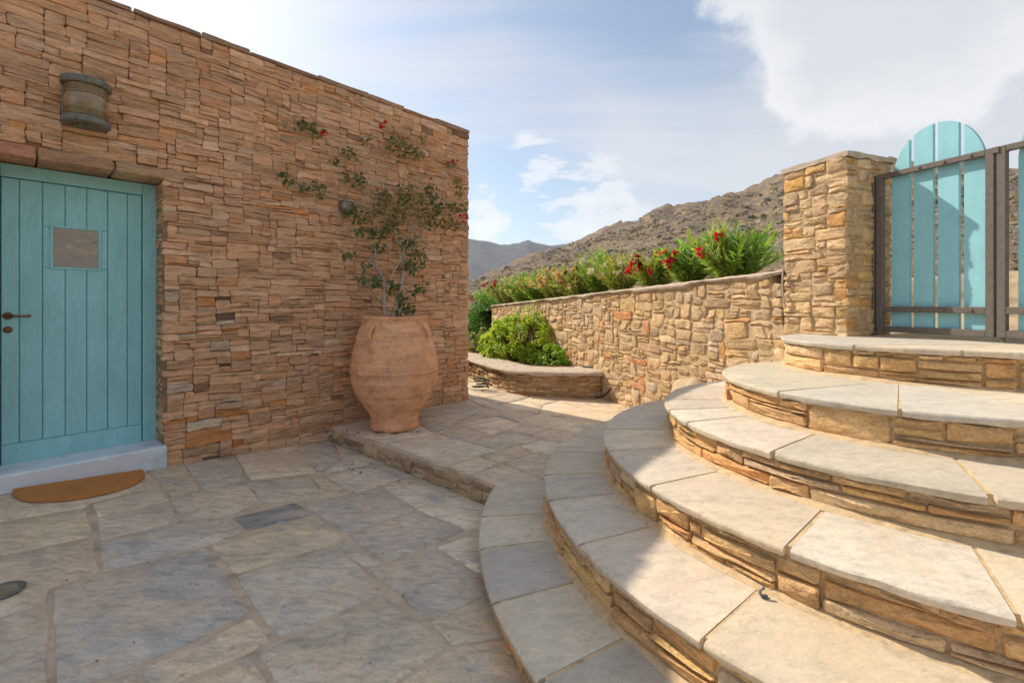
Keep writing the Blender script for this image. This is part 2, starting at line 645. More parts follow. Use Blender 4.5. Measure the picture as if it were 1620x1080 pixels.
def skyline(u0, u1, v0, v1, rng, hs, ws, snap=0.016, minw=0.05, minh=0.022):
    """fill a strip with squared stones of unequal height, laid from the bottom up"""
    segs = [[u0, u1, v0]]
    out = []
    guard = 0
    while segs and guard < 20000:
        guard += 1
        i = min(range(len(segs)), key=lambda k: segs[k][2])
        a, b, v = segs[i]
        if v >= v1 - minh * 0.5:
            break
        L = b - a
        wd = ws(rng)
        if L - wd < minw:
            wd = L
        if wd >= L and L > 0.5:
            wd = L * rng.uniform(0.35, 0.65)
        right = rng.random() < 0.5 and wd < L
        s0, s1 = (b - wd, b) if right else (a, a + wd)
        lv = segs[i - 1][2] if i > 0 else 1e9
        rv = segs[i + 1][2] if i + 1 < len(segs) else 1e9
        top = v + hs(rng)
        if wd < 0.09:
            cand = min(lv, rv)
            if cand < 1e8 and cand - v < 0.12 and cand - v > minh:
                top = cand
        for t in (lv, rv):
            if t < 1e8 and abs(top - t) < snap and t - v > minh:
                top = t
        if v1 - top < minh * 1.6:
            top = v1
        out.append((s0, v, s1, top))
        new = []
        if s0 > a + 1e-6:
            new.append([a, s0, v])
        new.append([s0, s1, top])
        if s1 < b - 1e-6:
            new.append([s1, b, v])
        segs[i:i + 1] = new
        k = 0
        while k + 1 < len(segs):
            if abs(segs[k][2] - segs[k + 1][2]) < 1e-6:
                segs[k][1] = segs[k + 1][1]
                del segs[k + 1]
            else:
                k += 1
    return out


def pick(rng, pal):
    r = rng.random() * sum(p[0] for p in pal)
    for wgt, c in pal:
        r -= wgt
        if r <= 0:
            break
    k = rng.uniform(0.85, 1.15)
    return tuple(max(0.01, q * k * rng.uniform(0.985, 1.015)) for q in c)


def px_area(vs):
    """size in the picture of a piece, for choosing the pieces that show largest"""
    pts = np.array([(CX + FPX * p[0] / p[1], CY - FPX * (p[2] - H) / p[1]) for p in vs if p[1] > 0.2])
    if len(pts) < 3:
        return 0
    m = pts.mean(0)
    if not (-60 < m[0] < 1680 and -60 < m[1] < 1140):
        return 0
    e = np.ptp(pts, axis=0)
    return float(e[0] * e[1])


def lay(pieces, name, mat, parent, most=300, smooth=True, sharp=38, rest='stone_fill'):
    """pieces = [(verts, faces, colour)]; the ones that show largest become parts of their own"""
    order = sorted(range(len(pieces)), key=lambda i: -px_area(pieces[i][0]))
    big = [i for i in order[:most] if px_area(pieces[i][0]) > 0]
    bigset = set(big)
    for i in big:
        vs, fs, c = pieces[i]
        MB().add(vs, fs, c).build(name, mat, parent, smooth=smooth, sharp=sharp)
    fill = MB()
    for i in range(len(pieces)):
        if i not in bigset:
            fill.add(*pieces[i])
    if fill.v:
        o = fill.build(rest, mat, parent, smooth=smooth, sharp=sharp)
        tag(o, kind='stuff')


# ------------------------------------------------------------------ HOUSE
def HF(u, v, wv):
    """house wall: u metres from the corner towards the viewer, v height, wv out of the wall"""
    p = CORNER + HU * u + HN * wv
    return np.array((p[0], p[1], v))


UO = 1.566 * RW * (1 - 0.0853)         # door opening: right jamb
UL = UO + 0.69 * H                     # left jamb
ZL = 1.685 * H                         # underside of the lintel
house = empty('stone_house', HF(2.5, 0, -2), 'flat-roofed house of brown coursed stone with a turquoise door', 'house')
rng = random.Random(11)
DR = 0.178 * H                         # depth of the door recess
core = MB()
E3 = lambda v2, z=0.0: np.array((v2[0], v2[1], z))
hu3, hn3, up3 = E3(HU), E3(HN), np.array((0, 0, 1.0))
# wall core around the door opening, roof slab, back of the house
core.box(HF(0.02, -0.3, -0.42), hu3 * (UO - 0.02), hn3 * 0.395, up3 * (HTOP - 0.02 + 0.3))
core.box(HF(UL, -0.3, -0.42), hu3 * 3.5, hn3 * 0.395, up3 * (HTOP - 0.02 + 0.3))
core.box(HF(UO, ZL + 0.03, -0.42), hu3 * (UL - UO), hn3 * 0.394, up3 * (HTOP - 0.02 - ZL - 0.03))
core.box(HF(0.03, -0.3, -4.5), hu3 * (UL + 3.47), hn3 * 4.06, up3 * (HTOP - 0.15 + 0.3))
wall = core.build('wall', M_HCORE, house)



def HFW(u, v, wv):
    """house wall with its courses running slightly out of level"""
    k = min(1.0, max(0.0, (HTOP - 0.05 - v) / 0.25))
    k *= min(1.0, max(0.25, abs(u - UO) / 0.2))
    d = 0.020 * noise.noise(Vector((u * 1.6, v * 2.2, 4.0))) + 0.010 * noise.noise(Vector((u * 5.0, v * 6.0, 9.0)))
    e = 0.010 * noise.noise(Vector((u * 4.0, v * 9.0, 1.0))) * min(1.0, max(0.0, u / 0.1)) * min(1.0, abs(u - UO) / 0.1)
    return HF(u + e, v + d * k, wv)


HPAL = [(54, (0.658, 0.397, 0.228)), (24, (0.608, 0.389, 0.241)), (12, (0.712, 0.458, 0.280)), (9, (0.668, 0.360, 0.186)), (2, (0.658, 0.319, 0.133)), (1.2, (0.329, 0.196, 0.123)), (4, (0.745, 0.515, 0.338))]
pieces = []
hs = lambda r: r.choice((0.018, 0.028, 0.036, 0.042, 0.048, 0.055, 0.062, 0.075)) * r.uniform(0.85, 1.15)
ws = lambda r: min(0.52, max(0.07, r.lognormvariate(math.log(0.19), 0.52)))
VT = HTOP - 0.045
for (a, b, c, d) in skyline(-0.004, 5.4, -0.10, VT, rng, hs, ws, snap=0.013):
    # cut the opening of the door out of the courses
    if c > UO and a < UL and b < ZL + 0.085:
        if d > ZL + 0.085 + 0.02 and b < ZL + 0.085:
            b = ZL + 0.085
        elif a < UO - 0.05:
            c = UO + 0.004
        elif c > UL + 0.05:
            a = UL
        else:
            continue
    if d - b < 0.015:
        continue
    if a < UO < c and b < ZL + 0.085:
        c = UO + 0.004
    u_mid = (a + c) / 2
    pal = HPAL
    col = pick(rng, pal)
    if u_mid > UO - 0.5 and u_mid < UO and d < 1.6 and rng.random() < 0.22:
        col = pick(rng, [(3, (0.16, 0.10, 0.07)), (4, (0.56, 0.25, 0.085)), (4, (0.60, 0.47, 0.34))])
    pts = rough_rect(a, b, c, d, rng, gap=rng.uniform(0.0004, 0.0036), j=0.0048)
    vs, fs = stone(pts, HFW, rng, depth=0.06, bev=0.0022, bulge=0.002, tilt=0.007, w0=rng.uniform(-0.009, 0.008), rough=0.0038, mid=(c - a) > 0.15)
    pieces.append((vs, fs, col))
# coping course of long thin slabs
u = -0.02
while u < 5.4:
    L = rng.uniform(0.28, 0.62)
    pts = rough_rect(u, VT + 0.001, u + L, HTOP + rng.uniform(-0.012, 0.014), rng, 0.008, 0.005)
    vs, fs = stone(pts, HF, rng, depth=0.30, bev=0.006, bulge=0.004, tilt=0.003, w0=rng.uniform(0.004, 0.02))
    pieces.append((vs, fs, pick(rng, [(3, (0.42, 0.26, 0.17)), (2, (0.36, 0.235, 0.16))])))
    u += L
# lintel stones over the door
u = UO - 0.22
for L, col in ((0.50, (0.48, 0.32, 0.19)), (0.38, (0.44, 0.27, 0.16)), (0.80, (0.52, 0.255, 0.155))):
    pts = rough_rect(u, ZL - 0.002 + rng.uniform(0, 0.01), u + L, ZL + 0.085, rng, 0.008, 0.007)
    vs, fs = stone(pts, HF, rng, depth=DR + 0.05, bev=0.010, bulge=0.006, tilt=0.005, w0=0.006)
    pieces.append((vs, fs, col))
    u += L


def JF(u, v, wv):
    """right-hand jamb of the door"""
    p = CORNER + HU * (UO + wv) - HN * u
    return np.array((p[0], p[1], v))


for (a, b, c, d) in skyline(0.035, DR + 0.10, 0.02, ZL - 0.006, rng, hs, lambda r: r.uniform(0.10, 0.4), snap=0.012):
    pts = rough_rect(a, b, c, d, rng, 0.007, 0.004)
    vs, fs = stone(pts, JF, rng, depth=0.02, bev=0.006, bulge=0.004, w0=rng.uniform(-0.004, 0.006), mid=False)
    pieces.append((vs, fs, pick(rng, HPAL)))
lay(pieces, 'stone', M_HSTONE, wall)

# door
m, t, b, pos = material('door_paint')
n1 = t.noise(t.mapping(pos, scale=(1, 1, 0.25)), 9.0, 4, 0.6, 0.3)
n2 = t.noise(t.mapping(pos, scale=(9, 9, 0.7)), 14.0, 5, 0.6, 0.2)
cc = t.mix(0.6, (0.335, 0.70, 0.73), t.ramp(n1, [(0.25, 0.82), (0.5, 1.0), (0.8, 1.14)]), 'MULTIPLY')
cc = t.mix(0.6, cc, t.ramp(n2, [(0.25, 0.78), (0.5, 1.0), (0.8, 1.14)]), 'MULTIPLY')
n3 = t.noise(t.mapping(pos, loc=(2, 5, 1), scale=(6, 6, 0.5)), 5.0, 5, 0.7, 0.5)
cc = t.mix(t.smooth(n3, 0.60, 0.74, 0, 0.35), cc, (0.42, 0.60, 0.57))
cc = t.mix(t.smooth(t.noise(pos, 60.0, 3, 0.6), 0.68, 0.76, 0, 0.4), cc, (0.24, 0.30, 0.28))
t.l.new(cc, b.inputs['Base Color'])
b.inputs['Roughness'].default_value = 0.6
b.inputs['Specular IOR Level'].default_value = 0.3
bump(t, b, n2, 0.35, 0.003)
M_DOOR = m
M_THRESH = plain_material('threshold_paint', (0.72, 0.79, 0.84), 0.75, 0.3, grain=0.24, gscale=6, relief=0.006)
M_BRASS = plain_material('old_brass', (0.22, 0.12, 0.06), 0.42, 0.5, metal=0.85, grain=0.4, gscale=60)
M_GLASS = plain_material('window_glass', (0.03, 0.03, 0.028), 0.03, 1.0)
M_GLASS.node_tree.nodes['Principled BSDF'].inputs['IOR'].default_value = 2.1
M_GLASS.node_tree.nodes['Principled BSDF'].inputs['Metallic'].default_value = 0.30
M_GLASS.node_tree.nodes['Principled BSDF'].inputs['Base Color'].default_value = (0.36, 0.37, 0.36, 1)
M_DARK = plain_material('dark_gap', (0.02, 0.02, 0.018), 0.9, 0.1)


def DF(s, v, wv):
    """door: s metres left from the right edge of its frame, wv out of the door face"""
    return HF(UO + s, v, -DR - 0.03 + wv)


ZT = 0.200 * H
s0, s1 = 0.066 * H, 0.606 * H
dz0, dz1 = 0.208 * H, 1.615 * H
fr = MB()
fr.bevbox(DF(0.0, ZT, -0.10), hu3 * (s0 - 0.004), hn3 * 0.13, up3 * (ZL - ZT - 0.004), 0.004)
fr.bevbox(DF(s1 + 0.004, ZT, -0.10), hu3 * 0.07, hn3 * 0.13, up3 * (ZL - ZT - 0.004), 0.004)
fr.bevbox(DF(s0 - 0.003, dz1 + 0.004, -0.10), hu3 * (s1 - s0 + 0.006), hn3 * 0.129, up3 * (ZL - dz1 - 0.008), 0.004)
fr.build('door_frame', M_DOOR, house)
dm = MB()
dm.box(DF(s0, dz0, -0.06), hu3 * (s1 - s0), hn3 * 0.052, up3 * (dz1 - dz0))
door = dm.build('door', M_DOOR, house)
joints = [s0, 0.130 * H, 0.2136 * H, 0.298 * H, 0.381 * H, 0.464 * H, 0.545 * H, s1]
ga, gb, gz0, gz1 = 0.249 * H, 0.429 * H, 1.185 * H, 1.393 * H
for a, b_ in zip(joints[:-1], joints[1:]):
    p = MB()
    segs = [(0.312 * H, dz1)]
    if b_ > ga and a < gb:
        segs = [(0.312 * H, gz0), (gz1, dz1)]
    for (za, zb) in segs:
        if a < ga < b_ - 0.01 or a + 0.01 < gb < b_:
            pass
        p.bevbox(DF(a + 0.0018, za + 0.001, -0.006), hu3 * (b_ - a - 0.0036), hn3 * 0.014, up3 * (zb - za - 0.002), 0.0035)
    if len(segs) == 2:
        if a < ga - 0.004:
            p.bevbox(DF(a + 0.0018, gz0 + 0.001, -0.006), hu3 * (ga - a - 0.003), hn3 * 0.0139, up3 * (gz1 - gz0 - 0.002), 0.0035)
        if b_ > gb + 0.004:
            p.bevbox(DF(gb + 0.001, gz0 + 0.001, -0.006), hu3 * (b_ - gb - 0.003), hn3 * 0.0139, up3 * (gz1 - gz0 - 0.002), 0.0035)
    p.build('plank', M_DOOR, door)
p = MB()
p.bevbox(DF(s0 + 0.001, dz0 + 0.001, -0.005), hu3 * (s1 - s0 - 0.002), hn3 * 0.019, up3 * (0.312 * H - dz0 - 0.002), 0.004)
p.build('bottom_rail', M_DOOR, door)
wf = MB()
fw = 0.012 * H
o0, o1, oz0, oz1 = 0.240 * H, 0.438 * H, 1.176 * H, 1.402 * H
wf.bevbox(DF(o0, oz0, 0.0), hu3 * fw, hn3 * 0.017, up3 * (oz1 - oz0), 0.003)
wf.bevbox(DF(o1 - fw, oz0, 0.0), hu3 * fw, hn3 * 0.017, up3 * (oz1 - oz0), 0.003)
wf.bevbox(DF(o0 + fw - .001, oz0, 0.0), hu3 * (o1 - o0 - 2 * fw + .002), hn3 * 0.0165, up3 * fw, 0.003)
wf.bevbox(DF(o0 + fw - .001, oz1 - fw, 0.0), hu3 * (o1 - o0 - 2 * fw + .002), hn3 * 0.0165, up3 * fw, 0.003)
wf.build('window_frame', M_DOOR, door)
g = MB()
g.box(DF(o0 + fw * .8, oz0 + fw * .8, -0.006), hu3 * (o1 - o0 - 1.6 * fw), hn3 * 0.010, up3 * (oz1 - oz0 - 1.6 * fw))
g.build('pane', M_GLASS, door)


def disc(mb, c, ax, r, th, n=18, dome=0.3):
    """round plate with its axis along ax"""
    ax = np.array(ax, float)
    a = np.cross(ax, (0, 0, 1))
    if np.linalg.norm(a) < 0.1:
        a = np.cross(ax, (1, 0, 0))
    a /= np.linalg.norm(a)
    b2 = np.cross(ax, a)
    vs, fs = [], []
    prof = [(r, 0), (r, th * 0.55), (r * 0.86, th), (r * 0.45, th * (1 + dome))]
    for (q, h_) in prof:
        for k in range(n):
            th_ = 2 * math.pi * k / n
            vs.append(np.array(c) + (a * math.cos(th_) + b2 * math.sin(th_)) * q + ax * h_)
    for j in range(len(prof) - 1):
        for k in range(n):
            k2 = (k + 1) % n
            fs.append((j * n + k, j * n + k2, (j + 1) * n + k2, (j + 1) * n + k))
    vs.append(np.array(c) + ax * th * (1 + dome * 1.2))
    for k in range(n):
        fs.append(((len(prof) - 1) * n + k, (len(prof) - 1) * n + (k + 1) % n, len(vs) - 1))
    mb.add(vs, fs)


hd = MB()
hz = 0.940 * H
hc = DF(0.583 * H, hz, 0.009)
disc(hd, hc, hn3, 0.024, 0.010)
hd.tube([hc, hc + hn3 * 0.030, hc + hn3 * 0.045 - hu3 * 0.012, hc + hn3 * 0.047 - hu3 * 0.045 - up3 * .002, hc + hn3 * 0.047 - hu3 * 0.085 - up3 * 0.004, hc + hn3 * 0.046 - hu3 * 0.105 + up3 * 0.001], [0.010, 0.009, 0.009, 0.007, 0.0085, 0.010], 9)
hd.build('handle', M_BRASS, door, smooth=True, sharp=50)
kd = MB()
disc(kd, DF(0.583 * H, 0.872 * H, 0.009), hn3, 0.022, 0.009)
kd.build('lock_plate', M_BRASS, door, smooth=True, sharp=50)
th = MB()
th.bevbox(HF(UO - 0.018, -0.1, -DR - 0.14), hu3 * (UL - UO + 0.05), hn3 * (DR + 0.14 + 0.022), up3 * (0.214 * H + 0.1), 0.008)
th.build('threshold', M_THRESH, house)
gp = MB()
gp.box(DF(s0 - 0.002, ZT + 0.012, -0.055), hu3 * (s1 - s0 + 0.004), hn3 * 0.02, up3 * 0.02)
gp.build('door_seal', M_DARK, house)

# ------------------------------------------------------------------ TERRACE, its flags
def inset(poly, d):
    P = [np.array(p, float) for p in poly]
    n = len(P)
    area = sum(P[i][0] * P[(i + 1) % n][1] - P[(i + 1) % n][0] * P[i][1] for i in range(n))
    if area < 0:
        P.reverse()
    out = []
    for i in range(n):
        a, b_, c = P[i - 1], P[i], P[(i + 1) % n]
        e1, e2 = b_ - a, c - b_
        e1, e2 = e1 / (np.linalg.norm(e1) + 1e-9), e2 / (np.linalg.norm(e2) + 1e-9)
        n1, n2 = np.array((-e1[1], e1[0])), np.array((-e2[1], e2[0]))
        out.append(b_ + (n1 + n2) / max(0.35, 1 + float(np.dot(n1, n2))) * d)
    return out


def flag(poly, zf, rng, gap=0.014, proud=0.006, th=0.03, j=0.006, wear=0.005):
    P = inset(poly, gap / 2)
    pts = []
    n = len(P)
    for i in range(n):
        a, b_ = P[i], P[(i + 1) % n]
        L = np.linalg.norm(b_ - a)
        k = max(1, int(L / 0.11))
        e = (b_ - a) / (L + 1e-9)
        nn = np.array((-e[1], e[0]))
        cut = min(0.25 * L, rng.uniform(0.006, 0.02))
        for q in range(k + 1):
            s = q / k
            s = cut / L + s * (1 - 2 * cut / L) if L > 0 else s
            pts.append(a + e * L * s + nn * (rng.uniform(-j, j) if 0 < q < k else rng.uniform(-j, j) * .5))
    c = sum(pts) / len(pts)
    tx, ty = rng.uniform(-0.003, 0.003), rng.uniform(-0.003, 0.003)
    Z = lambda p: zf(p[0], p[1]) + proud + tx * (p[0] - c[0]) + ty * (p[1] - c[1])
    m_ = len(pts)
    vs = [(p[0], p[1], zf(p[0], p[1]) - th) for p in pts]
    vs += [(p[0], p[1], Z(p) - wear) for p in pts]
    for p in pts:
        d = np.linalg.norm(c - p)
        q = p + (c - p) * min(0.3, wear * 1.8 / d)
        vs.append((q[0], q[1], Z(q)))
    for p in pts:
        q = p + (c - p) * 0.45
        vs.append((q[0], q[1], Z(q) + rng.uniform(-0.0012, 0.0012)))
    vs.append((c[0], c[1], Z(c)))
    fs = []
    for k in range(m_):
        k2 = (k + 1) % m_
        for r in range(3):
            fs.append((r * m_ + k, r * m_ + k2, (r + 1) * m_ + k2, (r + 1) * m_ + k))
        fs.append((3 * m_ + k, 3 * m_ + k2, len(vs) - 1))
    return vs, fs


def grid_sheet(name, x0, x1, y0, y1, nx, ny, zf, mat, keep=None):
    mb = MB()
    xs, ys = np.linspace(x0, x1, nx), np.linspace(y0, y1, ny)
    vs = [(x, y, zf(x, y)) for y in ys for x in xs]
    fs = []
    for j in range(ny - 1):
        for i in range(nx - 1):
            cx, cy = (xs[i] + xs[i + 1]) / 2, (ys[j] + ys[j + 1]) / 2
            if keep is None or keep(cx, cy):
                fs.append((j * nx + i, j * nx + i + 1, (j + 1) * nx + i + 1, (j + 1) * nx + i))
    mb.add(vs, fs)
    return mb.build(name, mat, smooth=True)


terrace = grid_sheet('terrace', -6.5, 3.6, -4.0, 6.0, 42, 42, lambda x, y: terr_z(x, y) - 0.003, M_JOINT)
tag(terrace, kind='structure')
A = lambda x, y: (x / 2.7, 680 + y / 2.7)
B = lambda x, y: (300 + x / 2.7, 680 + y / 2.7)
A_ = lambda L: [A(*p) for p in L]
B_ = lambda L: [B(*p) for p in L]
TF = [
    A_([(215, 682), (430, 612), (890, 498), (1075, 775), (870, 886), (590, 1012), (390, 1085), (215, 1160)]),
    A_([(590, 1018), (870, 893), (1080, 785), (1168, 895), (1080, 955), (780, 1075), (610, 1150)]),
    A_([(390, 1090), (585, 1022), (603, 1150), (640, 1300), (400, 1300), (215, 1300), (215, 1168)]),
    A_([(780, 1080), (1080, 960), (1160, 1080), (1240, 1220), (660, 1300), (612, 1155)]),
    B_([(275, 950), (450, 872), (838, 700), (1115, 920), (890, 1075), (640, 1250), (440, 1220)]),
    B_([(190, 625), (615, 495), (740, 590), (835, 692), (450, 864), (368, 888)]),
    B_([(82, 490), (237, 435), (535, 361), (660, 460), (612, 490), (188, 620)]),
    B_([(183, 374), (452, 308), (535, 357), (240, 432)]),
    A_([(418, 480), (772, 393), (988, 370), (1045, 433), (888, 493), (432, 607)]),
    A_([(-260, 605), (0, 543), (402, 456), (430, 605), (215, 678), (205, 742), (0, 800), (-260, 870)]),
    A_([(-260, 875), (0, 804), (205, 747), (215, 900), (215, 1300), (-260, 1300)]),
    A_([(-260, 455), (0, 396), (368, 334), (400, 450), (0, 540), (-260, 600)]),
    A_([(386, 314), (620, 260), (687, 240), (728, 303), (412, 374)]),
    A_([(414, 378), (730, 307), (774, 390), (418, 474)]),
    A_([(-260, 450), (-260, 330), (60, 270), (620, 170), (690, 236), (385, 312), (366, 332), (0, 392)]),
    A_([(620, 168), (785, 140), (857, 252), (728, 299), (690, 238)]),
    A_([(786, 140), (1000, 105), (1066, 214), (860, 252)]),
    A_([(1003, 105), (1200, 60), (1256, 60), (1356, 180), (1066, 214)]),
    A_([(728, 302), (860, 255), (1052, 218), (1108, 302), (988, 368), (776, 391)]),
    B_([(250, 219), (515, 196), (560, 265), (455, 306), (300, 305)]),
    B_([(410, 82), (600, 20), (645, 132), (548, 178)]),
    B_([(605, 18), (680, 40), (900, 120), (960, 150), (790, 143), (565, 186), (648, 134)]),
    B_([(566, 190), (790, 146), (960, 155), (1010, 180), (812, 236), (702, 271)]),
    B_([(518, 200), (562, 190), (699, 272), (470, 306), (562, 267)]),
    B_([(470, 308), (702, 273), (812, 240), (966, 342), (668, 445), (540, 361)]),
    B_([(815, 237), (1010, 183), (1200, 255), (1310, 300), (1290, 420), (1185, 427), (970, 341)]),
    B_([(672, 447), (967, 345), (1183, 428), (832, 572)]),
    B_([(664, 462), (830, 574), (745, 588), (617, 492)]),
    B_([(1300, 405), (1050, 498), (1235, 614), (1300, 600)]),
    B_([(750, 590), (834, 576), (1047, 501), (1238, 618), (1300, 690), (1020, 812)]),
    B_([(1022, 815), (1300, 695), (1380, 880), (1118, 922)]),
    B_([(1118, 926), (1380, 885), (1500, 1100), (1300, 1300), (650, 1250), (892, 1078)]),
]
FPAL = [(5, (0.622, 0.529, 0.399)), (4, (0.589, 0.510, 0.403)), (4, (0.642, 0.518, 0.364)), (2, (0.676, 0.552, 0.403))]
rng = random.Random(5)
for i, poly in enumerate(TF):
    pts = [on_terrace(*p) for p in poly]
    col = pick(rng, FPAL)
    if i == 7:
        col = (0.20, 0.21, 0.22)
    if i in (0, 8):
        col = (0.50, 0.46, 0.40)
    if i in (24, 26, 29):
        col = (0.51, 0.435, 0.355)
    vs, fs = flag(pts, terr_z, rng, gap=0.012 if i not in (0, 1, 3, 4) else 0.020, proud=0.0035)
    MB().add(vs, fs, col).build('flagstone', M_FLAG, terrace, smooth=True, sharp=50)
# the rest of the terrace, outside the photograph, in plain rectangular flags
rest = MB()
for i in range(0, 15):
    for j in range(0, 12):
        ua, wa = 2.6 + i * 0.60 + (0.22 if j % 2 else 0.0), 0.05 + j * 0.52
        q = [HF(u_, 0, w_)[:2] for (u_, w_) in ((ua, wa), (ua, wa + 0.52), (ua + 0.60, wa + 0.52), (ua + 0.60, wa))]
        cq = sum(q) / 4
        if np.linalg.norm(cq - CEN) < RAD[0] + 0.35 or cq[0] > 2.8:
            continue
        seen = False
        for p in q + [cq]:
            if p[1] > 0.15 and CX + FPX * p[0] / p[1] > -75 and CY + FPX * H / p[1] < 1155:
                seen = True
        if not seen:
            rest.add(*flag(q, terr_z, rng, proud=0.0005), pick(rng, FPAL))
o = rest.build('flagstone_fill', M_FLAG, terrace, smooth=True, sharp=50)
tag(o, kind='stuff')

# ------------------------------------------------------------------ WALKWAY one step above the terrace
C_ = lambda L: [(560 + x * 0.2716, 590 + y * 0.2716) for x, y in L]
edge_a, edge_b = on_plat(*(782, 768)), on_plat(522, 681)
ed = (edge_b - edge_a) / np.linalg.norm(edge_b - edge_a)
en = np.array((ed[1], -ed[0]))
if np.dot(en, -edge_a) < 0:
    en = -en                                    # out of the walkway, towards the terrace


def keep_walk(x, y):
    p = np.array((x, y))
    return np.dot(p - edge_a, en) < -0.03 and np.dot(p - WO, WN) > -0.3


walk_mb = MB()
ww = [edge_a - ed * 3.0 - en * 0.03, edge_b + ed * 0.5 - en * 0.03]
nx_, ny_ = 40, 60
vs, fs = [], []
for jy in range(ny_ + 1):
    for ix in range(nx_ + 1):
        p = ww[1] + (ww[0] - ww[1]) * ix / nx_ - en * (jy / ny_) * 14.0
        vs.append((p[0], p[1], plat_z(*p) - 0.004))
for jy in range(ny_):
    for ix in range(nx_):
        k = jy * (nx_ + 1) + ix
        fs.append((k, k + 1, k + nx_ + 2, k + nx_ + 1))
b0 = len(vs)
for q in (ww[1], ww[0]):
    vs.append((q[0], q[1], PZ - 0.004))
    vs.append((q[0], q[1], -0.3))
fs.append((b0, b0 + 1, b0 + 3, b0 + 2))
walk_mb.add(vs, fs)
walkway = walk_mb.build('walkway', M_JOINT, smooth=True, sharp=30)
tag(walkway, kind='structure')
PF = [
    [(185, 410), (480, 354), (838, 450), (535, 540)],
    [(-140, 318), (182, 407), (475, 353), (360, 290), (100, 230), (-90, 240)],
    [(482, 350), (640, 319), (803, 360), (672, 400)],
    [(535, 541), (716, 485), (848, 528), (680, 590)],
    [(683, 591), (868, 530), (1105, 614), (1160, 700), (1085, 727), (812, 652)],
    [(728, 483), (840, 452), (960, 424), (1048, 465), (862, 527)],
    [(868, 528), (1050, 467), (1200, 490), (1160, 620), (1105, 612)],
    [(676, 400), (908, 338), (1094, 385), (842, 448)],
    [(964, 424), (1096, 387), (1260, 410), (1200, 485), (1050, 465)],
    [(600, 299), (822, 253), (988, 300), (803, 357)],
    [(895, 329), (990, 302), (1124, 325), (1032, 356), (912, 336)],
    [(1035, 356), (1128, 327), (1330, 345), (1300, 402), (1205, 404), (1098, 384)],
    [(942, 274), (1080, 239), (1422, 297), (1420, 340), (1270, 344), (990, 300)],
    [(370, 180), (660, 150), (765, 206), (600, 283), (482, 348), (365, 290)],
    [(768, 206), (893, 232), (822, 251), (604, 296), (600, 284)],
    [(664, 152), (750, 153), (852, 188), (1074, 238), (940, 273), (830, 247), (897, 231), (770, 203)],
    [(752, 151), (900, 124), (1012, 144), (854, 186)],
    [(855, 187), (962, 163), (1104, 186), (1078, 236)],
    [(968, 160), (1026, 146), (1190, 164), (1104, 185)],
    [(1106, 187), (1192, 164), (1480, 203), (1600, 215), (1620, 300), (1420, 296), (1082, 237)],
    [(640, 98), (832, 104), (902, 123), (750, 150), (640, 148)],
    [(834, 101), (1042, 106), (1012, 142), (905, 122)],
    [(1040, 90), (1300, 100), (1430, 130), (1600, 205), (1480, 202), (1192, 162), (1015, 144)],
    [(640, 58), (732, 53), (842, 80), (1040, 90), (1040, 104), (838, 101), (640, 96)],
    [(640, 18), (700, 18), (740, 52), (640, 56)],
]
WPAL = [(5, (0.629, 0.501, 0.350)), (4, (0.593, 0.496, 0.368)), (3, (0.653, 0.507, 0.340))]
for poly in PF:
    pts = [on_plat(*p) for p in C_(poly)]
    vs, fs = flag(pts, plat_z, rng, gap=0.012, proud=0.004, j=0.004)
    MB().add(vs, fs, pick(rng, WPAL)).build('flagstone', M_FLAG, walkway, smooth=True, sharp=50)


def EF(u, v, wv):
    p = edge_b + (edge_a - edge_b) / np.linalg.norm(edge_a - edge_b) * u + en * wv
    return np.array((p[0], p[1], v))


Le = np.linalg.norm(edge_a - edge_b)
EPAL = [(4, (0.42, 0.29, 0.18)), (3, (0.48, 0.34, 0.20)), (2, (0.34, 0.23, 0.145)), (2, (0.50, 0.37, 0.23))]
pieces = []
for (a, b_, c, d) in skyline(-0.3, Le + 0.08, -0.02, PZ - 0.028, rng, lambda r: r.uniform(0.03, 0.075), lambda r: r.uniform(0.08, 0.30), snap=0.014):
    vs, fs = stone(rough_rect(a, b_, c, d, rng, 0.008, 0.004), EF, rng, depth=0.05, bev=0.008, bulge=0.006, w0=rng.uniform(-0.032, -0.012), mid=False)
    pieces.append((vs, fs, pick(rng, EPAL)))
lay(pieces, 'edge_stone', M_SSTONE, walkway)

# ------------------------------------------------------------------ ROUND STAIR
stair = empty('curved_stair', (CEN[0], CEN[1], 0), 'round stair of pale stone treads rising to the gate', 'stairs')
SPAL = [(36, (0.645, 0.412, 0.200)), (20, (0.624, 0.364, 0.162)), (16, (0.655, 0.461, 0.264)), (12, (0.676, 0.441, 0.187)), (6, (0.572, 0.301, 0.128)), (5, (0.593, 0.432, 0.272)), (3, (0.686, 0.533, 0.357))]
SLPAL = [(4, (0.621, 0.535, 0.404)), (3, (0.584, 0.517, 0.409)), (2, (0.634, 0.530, 0.381)), (1, (0.571, 0.517, 0.425))]


def catmull(P, n=10):
    P = [np.array(p, float) for p in P]
    Q = [2 * P[0] - P[1]] + P + [2 * P[-1] - P[-2]]
    out = []
    for i in range(1, len(Q) - 2):
        for k in range(n):
            t = k / n
            a, b_, c, d = Q[i - 1], Q[i], Q[i + 1], Q[i + 2]
            out.append(0.5 * ((2 * b_) + (c - a) * t + (2 * a - 5 * b_ + 4 * c - d) * t * t + (3 * b_ - a - 3 * c + d) * t ** 3))
    out.append(P[-1])
    return out


